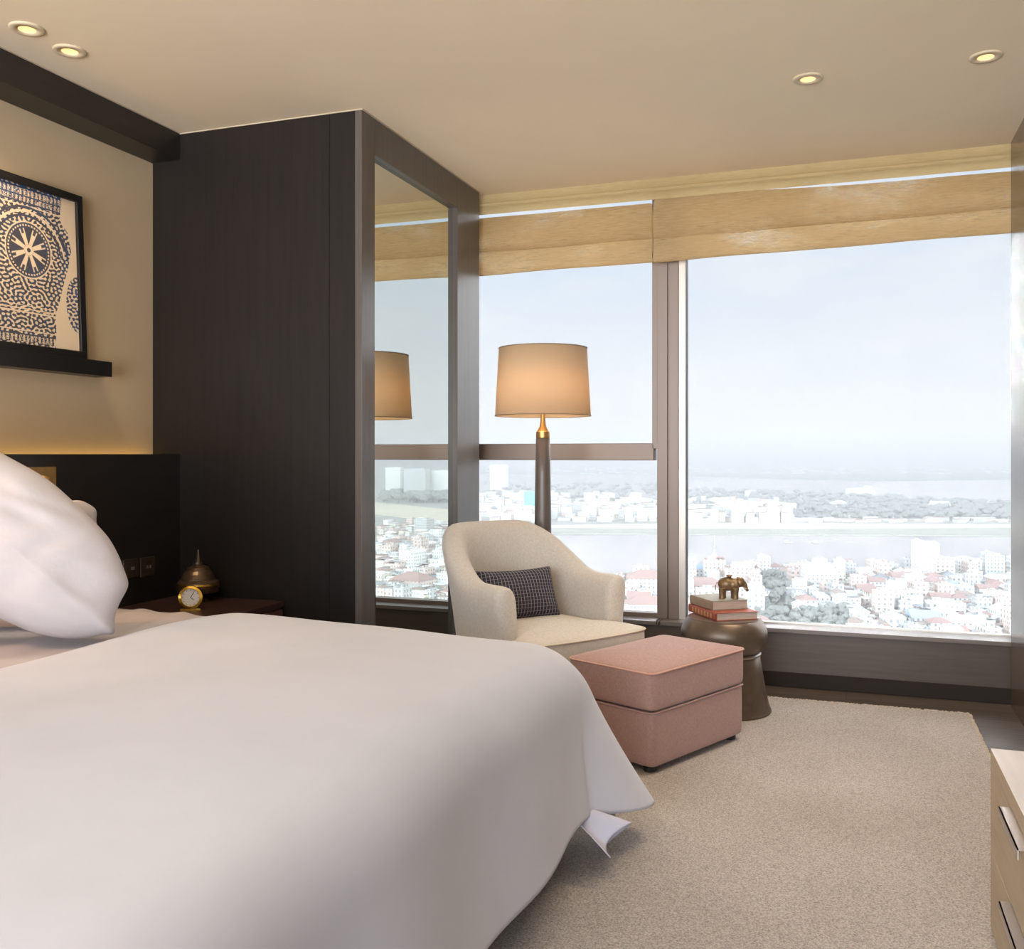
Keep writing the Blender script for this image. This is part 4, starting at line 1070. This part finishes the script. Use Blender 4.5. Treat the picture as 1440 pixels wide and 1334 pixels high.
bld(888, 822, 26, 10, 'small house with a pale rust roof near the water', 3, 3, kind='gable')
bld(1120, 848, 26, 14, 'grey roofed villa among the trees', 2, 5, kind='hip')
bld(1220, 812, 30, 10, 'long white riverside shed', 4, 2, kind='gable', dratio=.5)
bld(1190, 862, 34, 20, 'white apartment house with dark windows', 0, 1)
bld(1340, 872, 30, 22, 'white flat roofed block near the sill', 0, 2)
bld(1300, 884, 40, 16, 'blue grey roofed workshop close to the sill', 2, 4, kind='gable')
bld(1360, 890, 44, 14, 'white sheet roofed warehouse at the bottom of the view', 0, 2, kind='gable')
# far bank landmarks
bld(699, 690, 24, 36, 'pale hotel tower beyond the river, left of the lamp pole', 4, 2, extra=None)
bld(744, 724, 17, 32, 'building wrapped in green scaffold netting', M['gnet'], 1)
bld(1024, 729, 13, 22, 'narrow white tower on the far bank', 4, 2)
bld(1049, 727, 15, 17, 'cream apartment block on the far bank', 1, 2, extra=tiers((.4, -.2, .2)))
bld(1085, 728, 12, 20, 'beige striped block on the far bank', 3, 1)
bld(902, 733, 12, 17, 'white twin blocks at the waterside', 4, 2)
bld(917, 733, 9, 16, 'slim cream block at the waterside', 1, 2)
bld(1180, 716, 22, 8, 'white domed hall on the peninsula', 4, 2, kind='hip')
bld(1210, 697, 34, 9, 'white compound on the peninsula ridge', 4, 2, extra=tiers((.3, .3, .5)))
bld(1322, 717, 24, 7, 'long cream hall among the peninsula trees', 4, 2, kind='gable')
bld(1055, 697, 15, 6, 'flat white block by the second river arm', 4, 2)
# seen in the mirror
for (u, vb, w, h, lab) in ((553, 700, 26, 42, 'curved white hotel wing, first of the big waterfront complex'), (584, 702, 38, 42, 'grey glazed hotel block in the middle of the waterfront complex'), (617, 702, 34, 40, 'slanted white hotel block of the waterfront complex'), (636, 702, 12, 38, 'end tower of the white waterfront complex')):
    bld(u, vb, w, h, lab, 2 if 'grey' in lab else 4, 2, mirror=True, dratio=.3)
bld(572, 838, 52, 22, 'low building with broad orange tiled roof', 3, 0, kind='hip', mirror=True)
bld(593, 755, 22, 24, 'grey apartment block among the mirrored riverside houses', 2, 2, mirror=True)
bld(612, 765, 18, 18, 'white apartment house among the mirrored riverside houses', 0, 2, mirror=True)
bld(575, 800, 30, 24, 'long white sheet roofed hall in the mirrored town', 4, 2, mirror=True)
bld(612, 826, 14, 12, 'small bright blue building in the mirrored town', citymat('blue wall', '8fc4dc', '6fa6c0'), 4, mirror=True)

def scatter_buildings(n, ufun, vfun, label, group, mirror=False, sc=1.0, ok=None, rmax=2000):
    c = 0; tries = 0; out = []
    while c < n and tries < n*60:
        tries += 1
        u = ufun(); v = vfun()
        if ok and not ok(u, v): continue
        p = (gmir if mirror else gp)(u, v)
        me = rnd.choice(protos); s_ = sc*rnd.uniform(.85, 1.25)
        if not free(p, 6.4*s_): continue
        o = bpy.data.objects.new('house', me); COL.objects.link(o); o.location = (p.x, p.y, GZ); o.scale = (s_, s_, s_)
        o.rotation_euler = (0, 0, rnd.choice([0, 1, 2, 3])*math.pi/2 + .22 + rnd.uniform(-.12, .12))
        placed.append((Vector((p.x, p.y, 0)), 6.4*s_)); tag(o, label, 'house', group); out.append(o); c += 1
    return out
def near_ok(u, v):
    if 1062 < u < 1118 and v > 806+abs(u-1085)*.2: return False
    if u > 1060 and v < 800: return False
    if u < 1060 and v < 812: return False
    if 1100 < u < 1200 and v > 862: return False
    return True
def vnear():
    return 802 + 100*rnd.random()**.8
scatter_buildings(150, lambda: rnd.uniform(1060, 1430), vnear, 'pale low-rise house packed among the others in the near city', 'low-rise houses of the near city', ok=near_ok)
scatter_buildings(40, lambda: rnd.uniform(955, 1130), lambda: rnd.uniform(812, 880), 'small pale house between the red roofed halls and the trees', 'houses around the red roofed halls', ok=near_ok)
scatter_buildings(14, lambda: rnd.uniform(862, 930), lambda: rnd.uniform(812, 880), 'small house by the red pavilion seen through the left window', 'houses around the pavilion')
scatter_buildings(84, lambda: rnd.uniform(540, 640), lambda: 742+108*rnd.random(), 'low-rise house in the part of the city seen in the mirror', 'houses seen in the mirror', mirror=True)

def merged(name, pts, label, cat, kind_scale=(1, 1)):
    b = B(); mats = WALLS[:5] + ROOFS[:4]
    for (p, w, d, h, wi, ri) in pts:
        a = .2 + rnd.uniform(-.15, .15); T = Matrix.Translation((p.x, p.y, GZ)) @ Matrix.Rotation(a, 4, 'Z')
        b.mat(wi).box(-w/2, -d/2, 0, w/2, d/2, h, T); b.mat(5+ri).box(-w/2-.5, -d/2-.5, h, w/2+.5, d/2+.5, h+.6, T)
    o = b.build(name, mats); tag(o, label, cat, kind='stuff'); return o
pts = []
for _ in range(620):
    u = rnd.choice([rnd.uniform(670, 930), rnd.uniform(670, 930), rnd.uniform(965, 1110), rnd.uniform(965, 1420)]); v = rnd.uniform(700, 734) if u < 930 else 735-24*rnd.random()**1.6
    if u > 1110: v = 735-rnd.random()*3 if rnd.random() < .35 else rnd.uniform(708, 733)
    if u > 1110 and v < 732 and rnd.random() < .6: continue
    p = gp(u, v); pts.append((p, rnd.uniform(9, 26), rnd.uniform(9, 16), rnd.choice([5, 7, 9, 12, 16, 20] if u < 1110 else [4, 5, 6]), rnd.randrange(5), rnd.choice([1, 2, 2, 0, 3, 2])))
merged('far_bank_houses', pts, 'crowd of tiny pale houses along the far river bank', 'houses')
pts = []
for _ in range(340):
    u = rnd.uniform(660, 1430); v = 649+18*rnd.random(); p = gp(u, v); k = depth(p)/FPX
    pts.append((p, rnd.uniform(2, 9)*k, 20, rnd.uniform(.8, 2.2)*k, rnd.choice([0, 4]), 2))
merged('far_shore_buildings', pts, 'scattered white specks of buildings on the hazy far shore', 'houses')
pts = []
for _ in range(260):
    u = rnd.uniform(535, 645); v = 740+110*rnd.random()**1.2; p = gmir(u, v); pts.append((p, rnd.uniform(6, 12), rnd.uniform(6, 11), rnd.choice([4, 6, 8, 11]), rnd.randrange(5), rnd.choice([0, 1, 2, 3, 2])))
merged('riverside_houses', pts, 'dense mass of more riverside houses seen in the mirror', 'houses')
pts = []
for _ in range(330):
    u = rnd.uniform(1060, 1430); v = vnear()
    if not near_ok(u, v): continue
    p = gp(u, v); pts.append((p, rnd.uniform(5, 9), rnd.uniform(5, 9), rnd.choice([2.6, 3.2, 4, 5.5]), rnd.randrange(5), rnd.choice([0, 1, 2, 3, 1])))
for _ in range(420):
    u = rnd.uniform(650, 1500); v = rnd.uniform(905, 1250); p = gp(u, v); pts.append((p, rnd.uniform(8, 15), rnd.uniform(7, 12), rnd.choice([4, 6, 8, 11]), rnd.randrange(5), rnd.choice([0, 1, 2, 3, 2])))
merged('backyard_sheds', pts, 'small sheds and annexes filling the gaps between near city houses', 'sheds')

# trees
def tree_mesh(seed):
    r = random.Random(seed); bm = bmesh.new()
    for _ in range(5):
        mt = Matrix.Translation((r.uniform(-1.6, 1.6), r.uniform(-1.6, 1.6), 4.2+r.uniform(-.8, 1.4))) @ Matrix.Diagonal((r.uniform(1.6, 2.5), r.uniform(1.6, 2.5), r.uniform(1.3, 2.0), 1))
        bmesh.ops.create_icosphere(bm, subdivisions=2, radius=1, matrix=mt)
    for v_ in bm.verts:
        v_.co += Vector((r.uniform(-.22, .22), r.uniform(-.22, .22), r.uniform(-.2, .2)))
    bmesh.ops.create_cone(bm, segments=7, radius1=.35, radius2=.25, depth=3.4, matrix=Matrix.Translation((0, 0, 1.7)))
    me = bpy.data.meshes.new('tree'); bm.to_mesh(me); bm.free(); me.materials.append(M['tree'].m); return me
tms = [tree_mesh(k) for k in range(6)]
def trees(n, place, label, group, smin=1.0, smax=2.2):
    c = 0
    while c < n:
        p = place()
        if p is None: continue
        o = bpy.data.objects.new('tree', rnd.choice(tms)); COL.objects.link(o); o.location = (p.x, p.y, GZ); s_ = rnd.uniform(smin, smax); o.scale = (s_, s_, s_*rnd.uniform(.8, 1.15)); o.rotation_euler = (0, 0, rnd.uniform(0, 6.28))
        tag(o, label, 'tree', group); c += 1
def clump():
    u = rnd.gauss(1090, 20); v = rnd.uniform(808, 880); return gp(u, v) if 1050 < u < 1135 else None
trees(150, clump, 'grey green tree in the leafy belt right of the drum table', 'trees of the leafy belt', .55, 1.15)
trees(40, lambda: gp(rnd.uniform(1105, 1205), rnd.uniform(862, 884)), 'tree in the row along the green field near the sill', 'trees round the green field', .7, 1.2)
trees(55, lambda: gp(rnd.uniform(1120, 1425), rnd.uniform(806, 892)), 'tree standing between the near city houses', 'trees among near houses', .7, 1.3)
trees(16, lambda: gp(rnd.uniform(865, 930), rnd.uniform(815, 850)), 'tree beside the red pavilion seen through the left window', 'trees at the pavilion', .8, 1.5)
trees(30, lambda: gmir(rnd.uniform(540, 640), rnd.uniform(745, 845)), 'tree among the houses that the mirror shows', 'trees seen in the mirror', .8, 1.4)
def forest(name, pts, label):
    vs = []; base = tms
    b = B()
    for (p, s_) in pts:
        me = rnd.choice(base); T = Matrix.Translation((p.x, p.y, GZ)) @ Matrix.Diagonal((s_, s_, s_*.8, 1)) @ Matrix.Rotation(rnd.uniform(0, 6), 4, 'Z')
        n0 = len(b.v); b.v += [tuple(T @ v_.co) for v_ in me.vertices]; fs = [tuple(i+n0 for i in f_.vertices) for f_ in me.polygons]; b.f += fs; b.mi += [0]*len(fs)
    me = bpy.data.meshes.new(name); me.from_pydata(b.v, [], b.f); me.update()
    o = link(name, me, M['tree']); tag(o, label, 'trees', kind='stuff')
fp = []
for _ in range(850):
    u = rnd.uniform(965, 1425)
    top = np.interp(u, [965, 1100, 1150, 1300, 1425], [691, 694, 696, 705, 711]); v = rnd.uniform(top, 732)
    if u < 1110 and v > 722: continue
    fp.append((gp(u, v), rnd.uniform(1.3, 3.0)))
for _ in range(260):
    u = rnd.uniform(680, 930); fp.append((gp(u, 682+40*rnd.random()**1.4), rnd.uniform(1.3, 2.8)))
for _ in range(60): fp.append((gmir(rnd.uniform(538, 648), rnd.uniform(700, 708)), rnd.uniform(3, 5)))
forest('peninsula_trees', fp, 'soft grey green woodland covering the far river bank')
# boats
for (u, v, l) in ((1107, 762, 'tiny white boat, the left one on the near river arm'), (1147, 762, 'tiny white boat with cabin, the right one on the near river arm')):
    p = gp(u, v); bt = empty('boat', (p.x, p.y, GZ-1.2), 0, l, 'boat')
    T = Matrix.Translation((p.x, p.y, GZ-1.2))
    B().add([T @ Vector(q) for q in ((-7, 0, 1.4), (-5, -1.8, 1.2), (5, -1.8, 1.2), (7, 0, 1.5), (5, 1.8, 1.2), (-5, 1.8, 1.2), (-5, 0, 0), (5, 0, 0))], [(0, 1, 2, 3, 4, 5), (0, 6, 1), (1, 6, 7, 2), (2, 7, 3), (3, 7, 4), (4, 7, 6, 5), (5, 6, 0)]).build('hull', WALLS[4], bt)
    B().box(-3, -1.2, 1.2, 2, 1.2, 3.4, T).build('cabin', WALLS[4], bt)
# green field near the sill
o = land('green_field', [(gp(u, v).x, gp(u, v).y) for u, v in ((1110, 868), (1200, 866), (1215, 890), (1120, 890))], GZ+.3, varied('field grass', 'a3b09a', 'b6bda9', .95, .05), 1)

# haze over the river plain
hz = Mat('morning haze'); hz.N.remove(hz.b)
vs_ = hz.N.new('ShaderNodeVolumePrincipled'); vs_.inputs['Color'].default_value = (.575, .55, .53, 1); vs_.inputs['Density'].default_value = HAZE = 1/2900; vs_.inputs['Anisotropy'].default_value = .0
hz.L.new(vs_.outputs[0], hz.out.inputs['Volume'])
o = B().box(-30000, 120, GZ-1, 30000, 40000, GZ+210).build('haze', hz); tag(o, 'pale haze hanging over the whole river plain', 'haze', kind='stuff')

# unseen ceiling spots without fixtures, added to brighten the bed and the room
for (x_, y_) in ((-1.5, 1.6), (-.55, 1.5), (-1.5, .3), (-.4, .2), (.25, 2.6)):
    L_ = bpy.data.lights.new('downlight_or_fill', 'SPOT'); L_.energy = 14; L_.color = (1, .88, .74); L_.spot_size = math.radians(115); L_.spot_blend = .9; L_.shadow_soft_size = .05
    lo_ = bpy.data.objects.new('downlight_or_fill', L_); COL.objects.link(lo_); lo_.location = (x_, y_, CH-.02)
